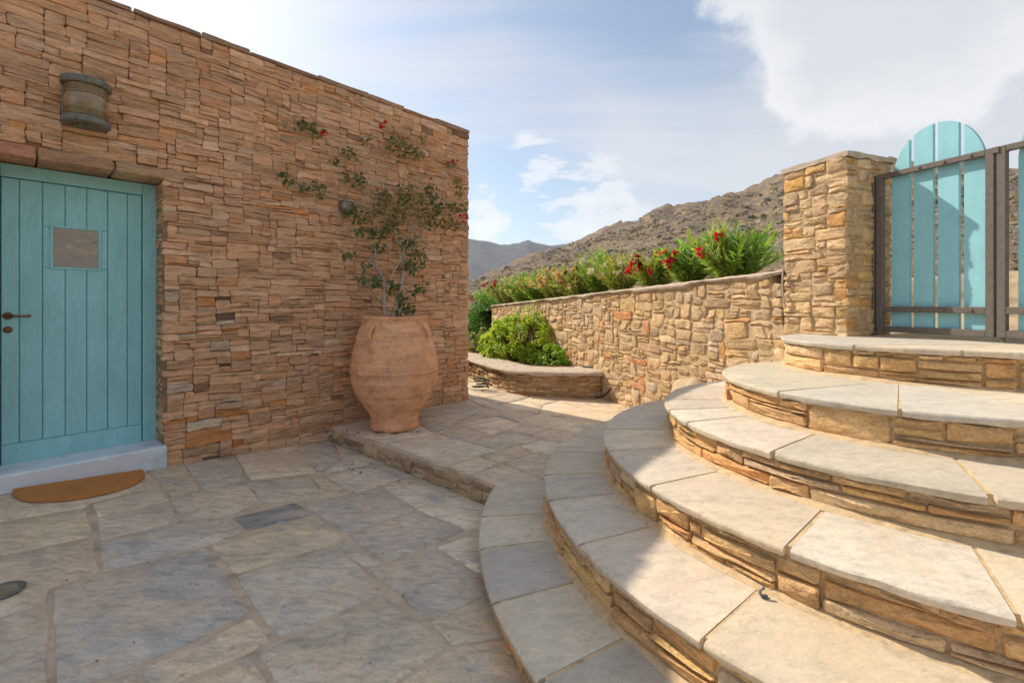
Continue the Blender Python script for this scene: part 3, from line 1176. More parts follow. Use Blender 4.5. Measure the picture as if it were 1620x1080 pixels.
class Curve:
    """plan curve with arc length; outward is to the left-hand court"""
    def __init__(self, pts, inward):
        self.p = np.array(pts)
        d = np.linalg.norm(np.diff(self.p, axis=0), axis=1)
        self.s = np.concatenate(([0], np.cumsum(d)))
        self.L = self.s[-1]
        self.inward = np.array(inward)

    def at(self, s):
        x = np.interp(s, self.s, self.p[:, 0])
        y = np.interp(s, self.s, self.p[:, 1])
        e = 0.02
        q0 = np.array((np.interp(s - e, self.s, self.p[:, 0]), np.interp(s - e, self.s, self.p[:, 1])))
        q1 = np.array((np.interp(s + e, self.s, self.p[:, 0]), np.interp(s + e, self.s, self.p[:, 1])))
        t = q1 - q0
        t = t / (np.linalg.norm(t) + 1e-9)
        n = np.array((t[1], -t[0]))
        pt = np.array((x, y))
        if np.dot(n, self.inward - pt) > 0:
            n = -n
        return pt, n

    def offset(self, d, step=0.03):
        """new curve d metres outwards"""
        n = max(8, int(self.L / step))
        out = []
        for k in range(n + 1):
            pt, nn = self.at(self.L * k / n)
            out.append(pt + nn * d)
        return Curve(out, self.inward)

    def nearest(self, q):
        d = np.linalg.norm(self.p - q, axis=1)
        return self.s[int(np.argmin(d))]


def wall_cut(R):
    """angles where a circle round the stair centre meets the wall line"""
    d = float(np.dot(WO - CEN, -WN))
    base = math.atan2(-WN[1], -WN[0])
    a = math.acos(min(1, d / R))
    return base + a, base - a + 2 * math.pi           # from the far end round by the court to the near end


curves = []
for i, R in enumerate(RAD):
    a0, a1 = wall_cut(R)
    if i == 0:
        a0 = math.atan2(edge_a[1] - CEN[1], edge_a[0] - CEN[0]) % (2 * math.pi) - 0.05
    n = 160
    curves.append(Curve([CEN + R * np.array((math.cos(a0 + (a1 - a0) * k / n), math.sin(a0 + (a1 - a0) * k / n))) for k in range(n + 1)], CEN))
top_pts = [(1.80, 2.60), (1.66, 2.62), (1.53, 2.55), (1.41, 2.42), (1.335, 2.26), (1.33, 2.10), (1.38, 1.95), (1.475, 1.83), (1.62, 1.70), (1.80, 1.575), (2.05, 1.42), (2.20, 1.33), (2.35, 1.22)]
curves.append(Curve(catmull(np.array(top_pts) * H, 8), np.array((2.2, 2.2)) * H))

JOINTS = [
    [(764, 816), (759, 868), (782, 957), (855, 1079)],
    [(949, 669), (910, 690), (878, 713), (859, 750), (867, 789), (917, 858), (1109, 1003)],
    [(1015, 637), (957, 677), (967, 714), (1037, 766), (1253, 858), (1625, 976)],
    [(1094, 607), (1056, 632), (1059, 648), (1097, 667), (1232, 709), (1555, 778)],
    [(1235, 618), (1424, 641)],
    [(1318, 549), (1528, 560)],
]
PITCH = 0.018 * H     # fall of a tread from back to front
OV = 0.028            # overhang of the tread over its riser
STH = 0.030           # thickness of a tread
for i in range(6):
    rng = random.Random(40 + i)
    cv = curves[i]
    z = ZST[i]
    zb = ZST[i - 1] + (PITCH if i < 5 else 0.0) if i else -0.05
    pit = PITCH if i < 4 else 0.0
    # mortar body of the step
    body = MB()
    r_c = cv.offset(-OV - 0.019)
    b_c = cv.offset(-0.030)
    mid = CEN if i < 5 else np.array((2.1, 2.2)) * H
    for (cc_, z0, z1) in ((r_c, zb - 0.06, z - STH + 0.003), (b_c, z - STH - 0.012, z - 0.0030)):
        n = len(cc_.p)
        vs = [(p[0], p[1], z0) for p in cc_.p] + [(p[0], p[1], z1) for p in cc_.p] + [(mid[0], mid[1], z1), (mid[0], mid[1], z0)]
        fs = [(k, k + 1, n + k + 1, n + k) for k in range(n - 1)]
        fs += [(n + k, n + k + 1, 2 * n) for k in range(n - 1)]
        fs += [(k + 1, k, 2 * n + 1) for k in range(n - 1)]
        a_, b2_ = cc_.p[0], cc_.p[1]
        cr = (b2_[0] - a_[0]) * (mid[1] - a_[1]) - (b2_[1] - a_[1]) * (mid[0] - a_[0])
        if cr < 0:
            fs = [tuple(reversed(f)) for f in fs]
        body.add(vs, fs)
    if pit:
        # bed of the slabs, rising to the next riser
        n = len(b_c.p)
        inn = [CEN + (p - CEN) / np.linalg.norm(p - CEN) * (RAD[i + 1] - 0.045) for p in b_c.p]
        vs = [(p[0], p[1], z - 0.0022) for p in b_c.p] + [(p[0], p[1], z - 0.0022 + pit) for p in inn]
        fs = [(k, k + 1, n + k + 1, n + k) for k in range(n - 1)]
        body.add(vs, fs)
    step = body.build('step', M_MORTAR, stair)
    # riser stones
    rc = cv.offset(-OV)

    def RF(u, v, wv, rc=rc):
        pt, nn = rc.at(u)
        q = pt + nn * wv
        return np.array((q[0], q[1], v))
    pieces = []
    hs_ = lambda r: r.choice((0.018, 0.026, 0.036, 0.048, 0.06, 0.075, 0.10)) * r.uniform(0.9, 1.1)
    ws_ = lambda r: min(0.55, max(0.07, r.lognormvariate(math.log(0.22 if i > 1 else 0.25), 0.55)))
    lo = zb + 0.004 if i else -0.02
    for (a, b_, c, d) in skyline(0.0, rc.L, lo, z - STH + 0.002, rng, hs_, ws_, snap=0.018, minh=0.018):
        pts = rough_rect(a, b_, c, d, rng, 0.010, 0.0045)
        k = max(1, int((c - a) / 0.10))
        vs, fs = stone(pts, RF, rng, depth=0.06, bev=0.006, bulge=0.006, tilt=0.007, w0=rng.uniform(-0.008, 0.009), rough=0.006, mid=True)
        pieces.append((vs, fs, pick(rng, SPAL)))
    lay(pieces, 'riser_stone', M_SSTONE, step, most=120)
    # tread slabs
    js = sorted(cv.nearest(on_z(px, py, z)) for (px, py) in JOINTS[i])
    js = [j_ for j_ in js if 0.12 < j_ < cv.L - 0.1]
    full = [0.0]
    for j_ in js:
        full.append(j_)
    while cv.L - full[-1] > 1.25:
        full.append(full[-1] + rng.uniform(0.6, 0.95))
    full.append(cv.L)
    if i == 5:
        gl0, gl1 = (WO + WD * 0.16 - WN * 0.30), (WO - WD * 1.9 - WN * 0.30)
    for a, b_ in zip(full[:-1], full[1:]):
        g_ = rng.uniform(0.010, 0.024)
        a2, b2 = a + g_ / 2, b_ - g_ / 2
        n = max(3, int((b2 - a2) / 0.055))
        rows = 5
        skew = rng.uniform(-0.02, 0.02)
        vs, fs = [], []
        ch = [rng.uniform(-0.0018, 0.0018) + 0.004 * noise.noise(Vector((a2 * 3 + k * 0.12, i, 0))) - (rng.uniform(0.004, 0.012) if rng.random() < 0.05 else 0) for k in range(n + 1)]
        tilt_ = rng.uniform(-0.0006, 0.0006)
        for k in range(n + 1):
            s = a2 + (b2 - a2) * k / n
            pt, nn = cv.at(s)
            if i < 5:
                rin = RAD[i + 1] - 0.045 if i < 4 else 0.10 * H
                inner = CEN + (pt - CEN) / np.linalg.norm(pt - CEN) * rin
            else:
                f_ = s / cv.L
                inner = gl0 + (gl1 - gl0) * f_
            out = pt + nn * ch[k]
            e = (inner - out) / np.linalg.norm(inner - out)
            edge = 0.018 if k in (0, n) else 0.0
            und = 0.0006 * math.sin(9 * s + i)
            vs.append((*(out + e * 0.006), z - STH + rng.uniform(-0.003, 0.003)))
            vs.append((*(out + e * rng.uniform(-.001, .002)), z - STH * 0.55))
            vs.append((*(out + e * 0.001), z - 0.007 + rng.uniform(-0.002, 0.001)))
            vs.append((*(out + e * 0.008), z - 0.0008))
            Ln = np.linalg.norm(inner - out)
            for r in range(1, rows):
                q = out + e * (0.008 + (Ln - 0.008) * r / (rows - 1))
                vs.append((*q, z + und + tilt_ * (r - 2) / 2 + pit * r / (rows - 1)))
        rr = 4 + rows - 1
        for k in range(n):
            for r in range(rr - 1):
                fs.append((k * rr + r, (k + 1) * rr + r, (k + 1) * rr + r + 1, k * rr + r + 1))
        # end faces
        fs.append(tuple(range(rr)))
        fs.append(tuple(reversed([n * rr + r for r in range(rr)])))
        e1 = np.array(vs[(n // 2 + 1) * rr + rr - 2]) - np.array(vs[(n // 2) * rr + rr - 2])
        e2 = np.array(vs[(n // 2) * rr + rr - 1]) - np.array(vs[(n // 2) * rr + rr - 2])
        if np.cross(e1, e2)[2] < 0:
            fs = [tuple(reversed(f)) for f in fs]
        MB().add(vs, fs, pick(rng, SLPAL)).build('tread_slab', M_SLAB, step, smooth=True, sharp=40)
    # sandy mortar fillet where the riser meets the tread below
    if i:
        fl = MB()
        n = int(rc.L / 0.05)
        vs = []
        for k in range(n + 1):
            pt, nn = rc.at(rc.L * k / n)
            wob = 0.5 + 0.5 * noise.noise(Vector((k * 0.21, i * 7.3, 0)))
            wid = 0.012 + 0.035 * wob
            vs.append((*(pt - nn * 0.02), zb + 0.004 + 0.022 * wob))
            vs.append((*(pt + nn * (0.004 + wid * 0.3)), zb + 0.002 + 0.009 * wob))
            vs.append((*(pt + nn * (0.004 + wid)), zb - 0.003))
        fs = []
        for k in range(n):
            for r in range(2):
                fs.append((k * 3 + r, k * 3 + 3 + r, k * 3 + 4 + r, k * 3 + 1 + r))
        nn = np.cross(np.array(vs[3]) - np.array(vs[0]), np.array(vs[1]) - np.array(vs[0]))
        if nn[2] < 0:
            fs = [tuple(reversed(f)) for f in fs]
        fl.add(vs, fs)
        fl.build('mortar_fillet', M_MORTAR, step, smooth=True)

# ------------------------------------------------------------------ RETAINING WALL of rubble
def WF(u, v, wv):
    """retaining wall: u metres from the gate pillar corner, going away"""
    p = WO + WD * u + WN * wv
    return np.array((p[0], p[1], v))


PW = 0.3616 * H                       # pillar width
U_END = 5.80 * H                      # far end of the wall


def wtop(u):
    return 1.194 * H + (0.967 - 1.194) * H * (u - PW) / (U_END - PW)


rng = random.Random(77)
ret = empty('retaining_wall', WF(3.5, 0, -0.2), 'long retaining wall of rough tan rubble stones below the oleanders', 'wall')
body = MB()
nseg = 60
for k in range(nseg):
    ua, ub = -0.5 + (U_END + 0.5) * k / nseg, -0.5 + (U_END + 0.5) * (k + 1) / nseg
    za, zb_ = (wtop(q) - 0.03 if q > PW - 0.01 else ZST[5] - 0.05 for q in (ua, ub))
    f0, f1 = WF(ua, -0.4, -0.0065), WF(ub, -0.4, -0.0065)
    t0, t1 = WF(ua, za, -0.0065), WF(ub, zb_, -0.0065)
    g0, g1 = WF(ua, -0.4, -0.36), WF(ub, -0.4, -0.36)
    h0, h1 = WF(ua, za, -0.36), WF(ub, zb_, -0.36)
    fs = [(0, 1, 3, 2), (2, 3, 7, 6), (5, 4, 6, 7)]
    if k == nseg - 1:
        fs.append((1, 5, 7, 3))
    if k == 0:
        fs.append((4, 0, 2, 6))
    body.add([f0, f1, t0, t1, g0, g1, h0, h1], [tuple(reversed(f)) for f in fs])
body.box(WF(-1.86, -0.4, -0.010), np.array((*WD, 0)) * 1.36, -np.array((*WN, 0)) * 0.35, up3 * (ZST[5] - 0.05 + 0.4))
body.box(WF(-4.6, -0.4, -0.010), np.array((*WD, 0)) * 2.74, -np.array((*WN, 0)) * 0.35, up3 * 2.02)
wbody = body.build('masonry', M_MORTAR, ret)
RPAL = [(36, (0.627, 0.433, 0.235)), (22, (0.638, 0.451, 0.259)), (14, (0.597, 0.433, 0.264)), (6, (0.586, 0.451, 0.307)), (9, (0.649, 0.433, 0.200)), (2.6, (0.638, 0.333, 0.128)), (1.4, (0.586, 0.275, 0.128)), (6, (0.556, 0.380, 0.226))]
def warp(u, v):
    """the courses of the rubble wander"""
    k = min(1.0, max(0.0, (u - PW) / 0.15))
    return (u + k * (0.036 * noise.noise(Vector((u * 2.6, v * 3.4, 2.0))) + 0.026 * noise.noise(Vector((u * 7, v * 7, 5.0)))),
            v + 0.036 * noise.noise(Vector((u * 2.2, v * 2.6, 11.0))) + 0.026 * noise.noise(Vector((u * 7, v * 7, 17.0))))


def rubble_outline(a, b_, c, d, rng):
    """four to eight sided rough block; corners knocked off unevenly"""
    wd, ht = c - a, d - b_
    m_ = min(wd, ht)
    g_ = rng.uniform(0.002, 0.010)
    lean = rng.uniform(-0.22, 0.22) * m_
    pts = []
    for (x, y, dx, dy) in ((a + g_, b_ + g_, 1, 1), (c - g_, b_ + g_, -1, 1), (c - g_, d - g_, -1, -1), (a + g_, d - g_, 1, -1)):
        k1, k2 = (m_ * (rng.uniform(0.05, 0.20) if rng.random() < 0.5 else rng.uniform(0.2, 0.48)) for _ in range(2))
        x += lean * (0.5 if dy < 0 else -0.5) * (1 if (dx > 0) == (lean * dy < 0) else 0.25)
        if dx * dy > 0:
            pts += [(x, y + dy * k2), (x + dx * k1, y)]
        else:
            pts += [(x + dx * k1, y), (x, y + dy * k2)]
    out = []
    n = len(pts)
    for k in range(n):
        p, q = pts[k], pts[(k + 1) % n]
        out.append((p[0] + rng.uniform(-.004, .004), p[1] + rng.uniform(-.004, .004)))
        if math.hypot(q[0] - p[0], q[1] - p[1]) > 0.11:
            f_ = rng.uniform(0.35, 0.65)
            out.append((p[0] + (q[0] - p[0]) * f_ + rng.uniform(-.008, .008), p[1] + (q[1] - p[1]) * f_ + rng.uniform(-.008, .008)))
    return out


pieces = []
rh = lambda r: r.choice((0.028, 0.038, 0.052, 0.07, 0.09, 0.11, 0.145)) * r.uniform(0.88, 1.12)
rw = lambda r: min(0.42, max(0.05, r.lognormvariate(math.log(0.20), 0.50)))
for (a, b_, c, d) in skyline(-0.3, U_END, -0.06, 1.70, rng, rh, rw, snap=0.014, minw=0.045, minh=0.026):
    um, vm = (a + c) / 2, (b_ + d) / 2
    top = wtop(max(um, PW)) - 0.03
    if b_ > top - 0.03 or (um < PW + 0.02 and d > 0.77 * H):
        continue
    poly = [warp(*q) for q in rubble_outline(a, b_, c, d, rng)]
    poly = [(min(U_END, max(q[0], PW + 0.012) if (um > PW and vm > 0.80 * H) else q[0]), min(q[1], top + 0.004)) for q in poly]
    if max(q[1] for q in poly) - min(q[1] for q in poly) < 0.02 or max(q[0] for q in poly) - min(q[0] for q in poly) < 0.02:
        continue
    sz = min(c - a, d - b_)
    vs, fs = stone(poly, WF, rng, depth=0.055, bev=0.006, bulge=0.0035 * min(1.4, sz / 0.1), tilt=0.008, w0=rng.uniform(-0.002, 0.008), rough=0.005, mid=sz > 0.05)
    pieces.append((vs, fs, pick(rng, RPAL)))
for (a, b_, c, d) in skyline(-4.6, -0.3, -0.06, 1.60, rng, rh, rw, snap=0.014, minw=0.045, minh=0.026):
    if c > -1.86 and d > 0.77 * H:
        continue
    vs, fs = stone(rubble_outline(a, b_, c, d, rng), WF, rng, depth=0.055, bev=0.007, bulge=0.004, tilt=0.009, w0=rng.uniform(-0.004, 0.010), rough=0.005, mid=False)
    pieces.append((vs, fs, pick(rng, RPAL)))
lay(pieces, 'stone', M_RSTONE, wbody)
cp = MB()
n = 150
vs, fs = [], []
for k in range(n + 1):
    u = PW + 0.0 + (U_END + 0.01 - PW) * k / n
    zt = wtop(u)
    hang = 0.045 + 0.04 * max(-0.6, noise.noise(Vector((u * 3.1, 0.3, 0)))) + 0.014 * noise.noise(Vector((u * 14, 2.3, 0)))
    b1 = 0.006 * noise.noise(Vector((u * 9, 5, 0)))
    prof = [(0.004, zt - hang), (0.024 + b1, zt - hang * 0.75), (0.030 + b1, zt - hang * 0.35), (0.018 + b1, zt - 0.006), (-0.02, zt + 0.006 + b1), (-0.18, zt + 0.010), (-0.36, zt + 0.004), (-0.385, zt - 0.06)]
    vs += [WF(u, v_, w_) for (w_, v_) in prof]
m_ = len(prof)
for k in range(n):
    for r in range(m_ - 1):
        fs.append((k * m_ + r, k * m_ + r + 1, (k + 1) * m_ + r + 1, (k + 1) * m_ + r))
fs.append(tuple((n * m_ + r) for r in range(m_)))
cp.add(vs, fs)
cp.build('coping', M_COPING, ret, smooth=True, sharp=60)

# ------------------------------------------------------------------ GATE PILLARS
PTOP = 1.80 * H
ZG = ZST[5]


def pillar(u0, label, seed):
    """square stone pillar; its lit face lies in the wall face, u0 = near corner along the wall"""
    rng = random.Random(seed)
    pl_ = empty('gate_pillar', WF(u0 + PW / 2, ZG, -PW / 2), label, 'pillar', 'stone pillars of the gate')
    c = MB()
    c.box(WF(u0 + 0.009, 0.3, -0.009), np.array((*WD, 0)) * (PW - 0.018), -np.array((*WN, 0)) * (PW - 0.018), up3 * (PTOP - 0.34))
    cb = c.build('masonry', M_MORTAR, pl_)
    hs_ = lambda r: r.choice((0.03, 0.045, 0.055, 0.07, 0.085, 0.10)) * r.uniform(0.9, 1.1)
    ws_ = lambda r: min(0.36, max(0.06, r.lognormvariate(math.log(0.15), 0.45)))
    PPAL = [(38, (0.638, 0.437, 0.237)), (20, (0.617, 0.437, 0.254)), (14, (0.659, 0.465, 0.267)), (9, (0.669, 0.432, 0.181)), (3, (0.627, 0.346, 0.138)), (8, (0.586, 0.413, 0.249)), (2, (0.690, 0.413, 0.129))]
    faces = []
    faces.append(lambda u, v, w_: WF(u0 + u, v, w_))                                   # court side, lit
    faces.append(lambda u, v, w_: WF(u0 - w_, v, -u))                                  # gate side
    faces.append(lambda u, v, w_: WF(u0 + PW + w_, v, -u))                             # far side
    faces.append(lambda u, v, w_: WF(u0 + u, v, -PW - w_))                             # garden side
    pieces = []
    for fi, F in enumerate(faces):
        z_lo = 0.3 if fi == 0 else (ZG - 0.05)
        for (a, b_, c_, d) in skyline(0.0, PW, z_lo, PTOP - 0.045, rng, hs_, ws_, snap=0.016, minw=0.05):
            pts = rough_rect(a, b_, c_, d, rng, 0.010, 0.005)
            vs, fs = stone(pts, F, rng, depth=0.045, bev=0.005, bulge=0.004, tilt=0.006, w0=rng.uniform(-0.008, 0.007), rough=0.005, mid=True)
            pieces.append((vs, fs, pick(rng, PPAL)))
    lay(pieces, 'stone', M_SSTONE, cb)
    # uneven mortar cap
    cap = MB()
    n = 11
    vs, fs = [], []
    for j in range(n + 1):
        for i_ in range(n + 1):
            u, w_ = -0.012 + (PW + 0.024) * i_ / n, 0.012 - (PW + 0.024) * j / n
            e = min(i_, n - i_, j, n - j)
            zz_ = PTOP - (0.018 if e == 0 else 0.004 if e == 1 else 0) + 0.010 * noise.noise(Vector((u * 7 + seed, w_ * 7, 0)))
            vs.append(WF(u0 + u, zz_, w_))
    for j in range(n):
        for i_ in range(n):
            k = j * (n + 1) + i_
            fs.append((k, k + 1, k + n + 2, k + n + 1))
    rim = [i_ for i_ in range(n + 1)] + [j * (n + 1) + n for j in range(1, n + 1)] + [n * (n + 1) + i_ for i_ in range(n - 1, -1, -1)] + [j * (n + 1) for j in range(n - 1, 0, -1)]
    b0 = len(vs)
    for r in rim:
        p = np.array(vs[r])
        vs.append((p[0], p[1], PTOP - 0.055 + 0.016 * noise.noise(Vector(p * 9.0))))
    for k in range(len(rim)):
        k2 = (k + 1) % len(rim)
        fs.append((rim[k2], rim[k], b0 + k, b0 + k2))
    nn = np.cross(np.array(vs[1]) - np.array(vs[0]), np.array(vs[n + 1]) - np.array(vs[0]))
    if nn[2] < 0:
        fs = [tuple(reversed(f)) for f in fs]
    cap.add(vs, fs)
    cap.build('mortar_cap', M_COPING, pl_, smooth=True, sharp=50)
    return pl_


pillar(0.0, 'square gate pillar of tan and ochre stones at the end of the retaining wall', 3)

pillar(-0.978 * H - PW, 'square stone gate pillar on the near side of the gate', 4)

# ------------------------------------------------------------------ GATE
M_IRON = plain_material('gate_iron', (0.165, 0.143, 0.125), 0.55, 0.4, metal=0.15, grain=0.25, gscale=40, relief=0.001)
m, t, b, pos = material('gate_paint')
n1 = t.noise(t.mapping(pos, scale=(1, 1, 0.2)), 30.0, 4, 0.6, 0.3)
n2 = t.noise(pos, 6.0, 5, 0.6, 0.3)
cc = t.mix(0.35, (0.30, 0.64, 0.71), t.ramp(n1, [(0.25, 0.8), (0.5, 1.0), (0.8, 1.12)]), 'MULTIPLY')
cc = t.mix(0.5, cc, t.ramp(n2, [(0.25, 0.85), (0.5, 1.0), (0.8, 1.1)]), 'MULTIPLY')
t.l.new(cc, b.inputs['Base Color'])
b.inputs['Roughness'].default_value = 0.55
bump(t, b, n1, 0.4, 0.003)
M_GATE = m
GT = 0.222 * H                               # gate plane set back from the lit face
gd3 = np.array((-WD[0], -WD[1], 0))          # along the gate, towards the viewer
gn3 = np.array((*WN, 0))                     # out of the gate, to the stair


def GF(s, v, wv=0.0):
    return WF(-s, v, -GT + wv)


def gate_leaf(sa, sb, hinge_a, label):
    """leaf from sa to sb (metres from the pillar), hinged on the sa side when hinge_a"""
    o = empty('gate_leaf', GF((sa + sb) / 2, ZG), label, 'gate', 'leaves of the gate')
    z0, z1 = 0.853 * H, 1.678 * H
    st = 0.040
    f = MB()
    f.bevbox(GF(sa, z0, -0.02), gd3 * st, gn3 * 0.04, up3 * (z1 - z0), 0.003)
    f.build('stile', M_IRON, o)
    f = MB()
    f.bevbox(GF(sb - st, z0, -0.02), gd3 * st, gn3 * 0.04, up3 * (z1 - z0), 0.003)
    f.build('stile', M_IRON, o)
    rails = [(z1 - 0.036, 0.036), (0.955 * H, 0.040), (z0, 0.040)]
    for (zr, hr) in rails:
        f = MB()
        f.bevbox(GF(sa + st - 0.001, zr, -0.019), gd3 * (sb - sa - 2 * st + 0.002), gn3 * 0.038, up3 * hr, 0.003)
        rl = f.build('rail', M_IRON, o)
    a, b_ = sa + 0.075, sb - 0.050
    n = 4
    gap = 0.026
    wd = (b_ - a - gap * (n - 1)) / n
    cm = (a + b_) / 2
    for k in range(n):
        x0 = a + k * (wd + gap)
        top = []
        for q in range(9):
            x = x0 + wd * q / 8
            e = (x - cm) / ((b_ - a) / 2 * 1.005)
            top.append((x, 1.60 * H + 0.272 * H * math.sqrt(max(0.0, 1 - min(1, abs(e)) ** 2.1))))
        zb_ = 0.880 * H
        ring = [(x0, zb_), (x0 + wd, zb_)] + top[::-1]
        P = np.array(ring)
        ctr = P.mean(0)
        mb = MB()
        bv = 0.003
        lv = [(-0.050, 0), (-0.050 + bv, 1), (-0.024 - bv, 1), (-0.024, 0)]
        vs = []
        for (w_, e) in lv:
            for p in P:
                q = p if e else p + (ctr - p) / np.linalg.norm(ctr - p) * bv
                vs.append(GF(q[0], q[1], w_))
        m_ = len(P)
        fs = []
        for r in range(3):
            for q in range(m_):
                q2 = (q + 1) % m_
                fs.append((r * m_ + q, r * m_ + q2, (r + 1) * m_ + q2, (r + 1) * m_ + q))
        fs.append(tuple(reversed(range(m_))))
        fs.append(tuple(3 * m_ + q for q in range(m_)))
        c0 = np.array(vs).mean(0)
        nn = np.cross(np.array(vs[3 * m_ + 1]) - np.array(vs[3 * m_]), np.array(vs[3 * m_ + 2]) - np.array(vs[3 * m_]))
        if np.dot(nn, gn3) < 0:
            fs = [tuple(reversed(f_)) for f_ in fs]
        mb.add(vs, fs)
        mb.build('board', M_GATE, o)
        for zr in (z1 - 0.018, 0.970 * H):
            bt = MB()
            disc(bt, GF(x0 + wd * 0.5, zr, 0.0185), gn3, 0.009, 0.007, n=6)
            bt.build('bolt', M_IRON, o)
    for zr in (1.50 * H, 1.035 * H):
        hg = MB()
        sgn = -1 if hinge_a else 1
        s_ = sa if hinge_a else sb
        hg.bevbox(GF(s_ + (sgn * 0.065 if hinge_a else 0.0), zr, -0.012), gd3 * 0.065, gn3 * 0.024, up3 * 0.030, 0.003)
        hg.build('hinge', M_IRON, o)
    po = MB()
    if hinge_a:
        po.bevbox(GF(sa - 0.034, ZG + 0.001, -0.025), gd3 * 0.026, gn3 * 0.05, up3 * (z1 - ZG), 0.003)
        po.build('hinge_post', M_IRON, o)
    else:
        po.bevbox(GF(sa + 0.012, ZG + 0.001, -0.008), gd3 * 0.016, gn3 * 0.016, up3 * (z0 - ZG + 0.002), 0.002)
        po.build('drop_bolt', M_IRON, o)
        lp = MB()
        lp.bevbox(GF(sa - 0.020, z1 - 0.037, 0.021), gd3 * 0.034, gn3 * 0.006, up3 * 0.036, 0.002)
        lp.build('closing_plate', M_IRON, o)
    return o


gate_leaf(0.012 * H, 0.482 * H, True, 'turquoise slatted gate leaf hinged on the stone pillar')
gate_leaf(0.490 * H, 0.960 * H, False, 'turquoise slatted gate leaf cut off by the right edge')

# ------------------------------------------------------------------ PLANTER
pf = [(1.00, 4.70), (0.915, 4.56), (0.82, 4.49), (0.69, 4.47), (0.56, 4.49), (0.291, 4.53), (0.0126, 4.62), (-0.189, 4.90), (-0.36, 5.22), (-0.56, 5.62), (-0.85, 6.1), (-1.2, 6.5)]
pfront = Curve(catmull(np.array(pf) * H, 8), np.array((0.4, 7.5)) * H)
ZPL = 0.330 * H
rng = random.Random(91)
planter = empty('planter_wall', (0.1 * H, 4.7 * H, PZ), 'low curved planter wall with a smooth mortar top beside the path', 'planter')
mb = MB()
n = 70
vs, fs = [], []
for k in range(n + 1):
    pt, nn = pfront.at(pfront.L * k / n)
    i0 = pt - nn * 0.05
    ins = pt - nn * 0.52
    vs += [(*i0, -0.1), (*i0, ZPL - 0.03), (*ins, ZPL - 0.03), (*ins, -0.1)]
for k in range(n):
    for r in range(3):
        fs.append((k * 4 + r, k * 4 + 4 + r, k * 4 + 5 + r, k * 4 + 1 + r))
nn = np.cross(np.array(vs[5]) - np.array(vs[1]), np.array(vs[2]) - np.array(vs[1]))
if nn[2] < 0:
    fs = [tuple(reversed(f)) for f in fs]
mb.add(vs, fs)
M_PMORT = plain_material('planter_mortar', (0.42, 0.275, 0.15), 0.95, 0.1, grain=0.4, gscale=22, relief=0.012)
pbody = mb.build('masonry', M_PMORT, planter)


def PFm(u, v, wv):
    pt, nn = pfront.at(u)
    q = pt + nn * wv
    return np.array((q[0], q[1], v))


pieces = []
for (a, b_, c, d) in skyline(0.0, pfront.L, 0.04, ZPL - 0.045, rng, lambda r: r.uniform(0.035, 0.085), lambda r: r.uniform(0.08, 0.30), snap=0.02):
    pts = rough_rect(a, b_, c, d, rng, 0.014, 0.008)
    vs, fs = stone(pts, PFm, rng, depth=0.05, bev=0.010, bulge=0.010, tilt=0.012, w0=rng.uniform(-0.050, -0.024), rough=0.005, mid=False)
    pieces.append((vs, fs, pick(rng, [(4, (0.44, 0.29, 0.16)), (3, (0.47, 0.34, 0.20)), (2, (0.42, 0.24, 0.11)), (2, (0.50, 0.36, 0.19))])))
lay(pieces, 'stone', M_SSTONE, pbody)
mb = MB()
vs, fs = [], []
n = 90
for k in range(n + 1):
    s = pfront.L * k / n
    pt, nn = pfront.at(s)
    nz = lambda a_, f_: noise.noise(Vector((s * f_, a_, 1.7)))
    hang = 0.05 + 0.02 * nz(1, 4)
    prof = [(-0.004, ZPL - hang), (0.014 + 0.01 * nz(2, 5), ZPL - hang * 0.6), (0.012 + 0.01 * nz(2, 5), ZPL - 0.014), (-0.015, ZPL + 0.002), (-0.12, ZPL + 0.010 + 0.006 * nz(3, 3)), (-0.34, ZPL + 0.008), (-0.52, ZPL - 0.002 + 0.01 * nz(4, 3)), (-0.56, ZPL - 0.06)]
    vs += [(*(pt + nn * w_), z_) for (w_, z_) in prof]
m_ = len(prof)
for k in range(n):
    for r in range(m_ - 1):
        fs.append((k * m_ + r, k * m_ + m_ + r, k * m_ + m_ + r + 1, k * m_ + r + 1))
nn = np.cross(np.array(vs[m_ + 4]) - np.array(vs[4]), np.array(vs[5]) - np.array(vs[4]))
if nn[2] < 0:
    fs = [tuple(reversed(f)) for f in fs]
mb.add(vs, fs)
mb.build('coping', M_COPING, planter, smooth=True, sharp=60)
# soil behind it
M_SOIL = plain_material('soil', (0.16, 0.105, 0.065), 0.98, 0.05, grain=0.5, gscale=12, relief=0.02)
mb = MB()
sp = [pfront.at(pfront.L * k / 20)[0] - pfront.at(pfront.L * k / 20)[1] * 0.5 for k in range(21)]
wl = [WO + WD * (2.3 * H + (9.0 - 2.3 * H) * k / 20) - WN * 0.02 for k in range(21)]
vs = [(*p, ZPL - 0.06) for p in sp] + [(*p, ZPL - 0.02) for p in wl]
mb.add(vs, [(k, k + 1, 22 + k, 21 + k) for k in range(20)])
mb.build('soil', M_SOIL, planter, smooth=True)

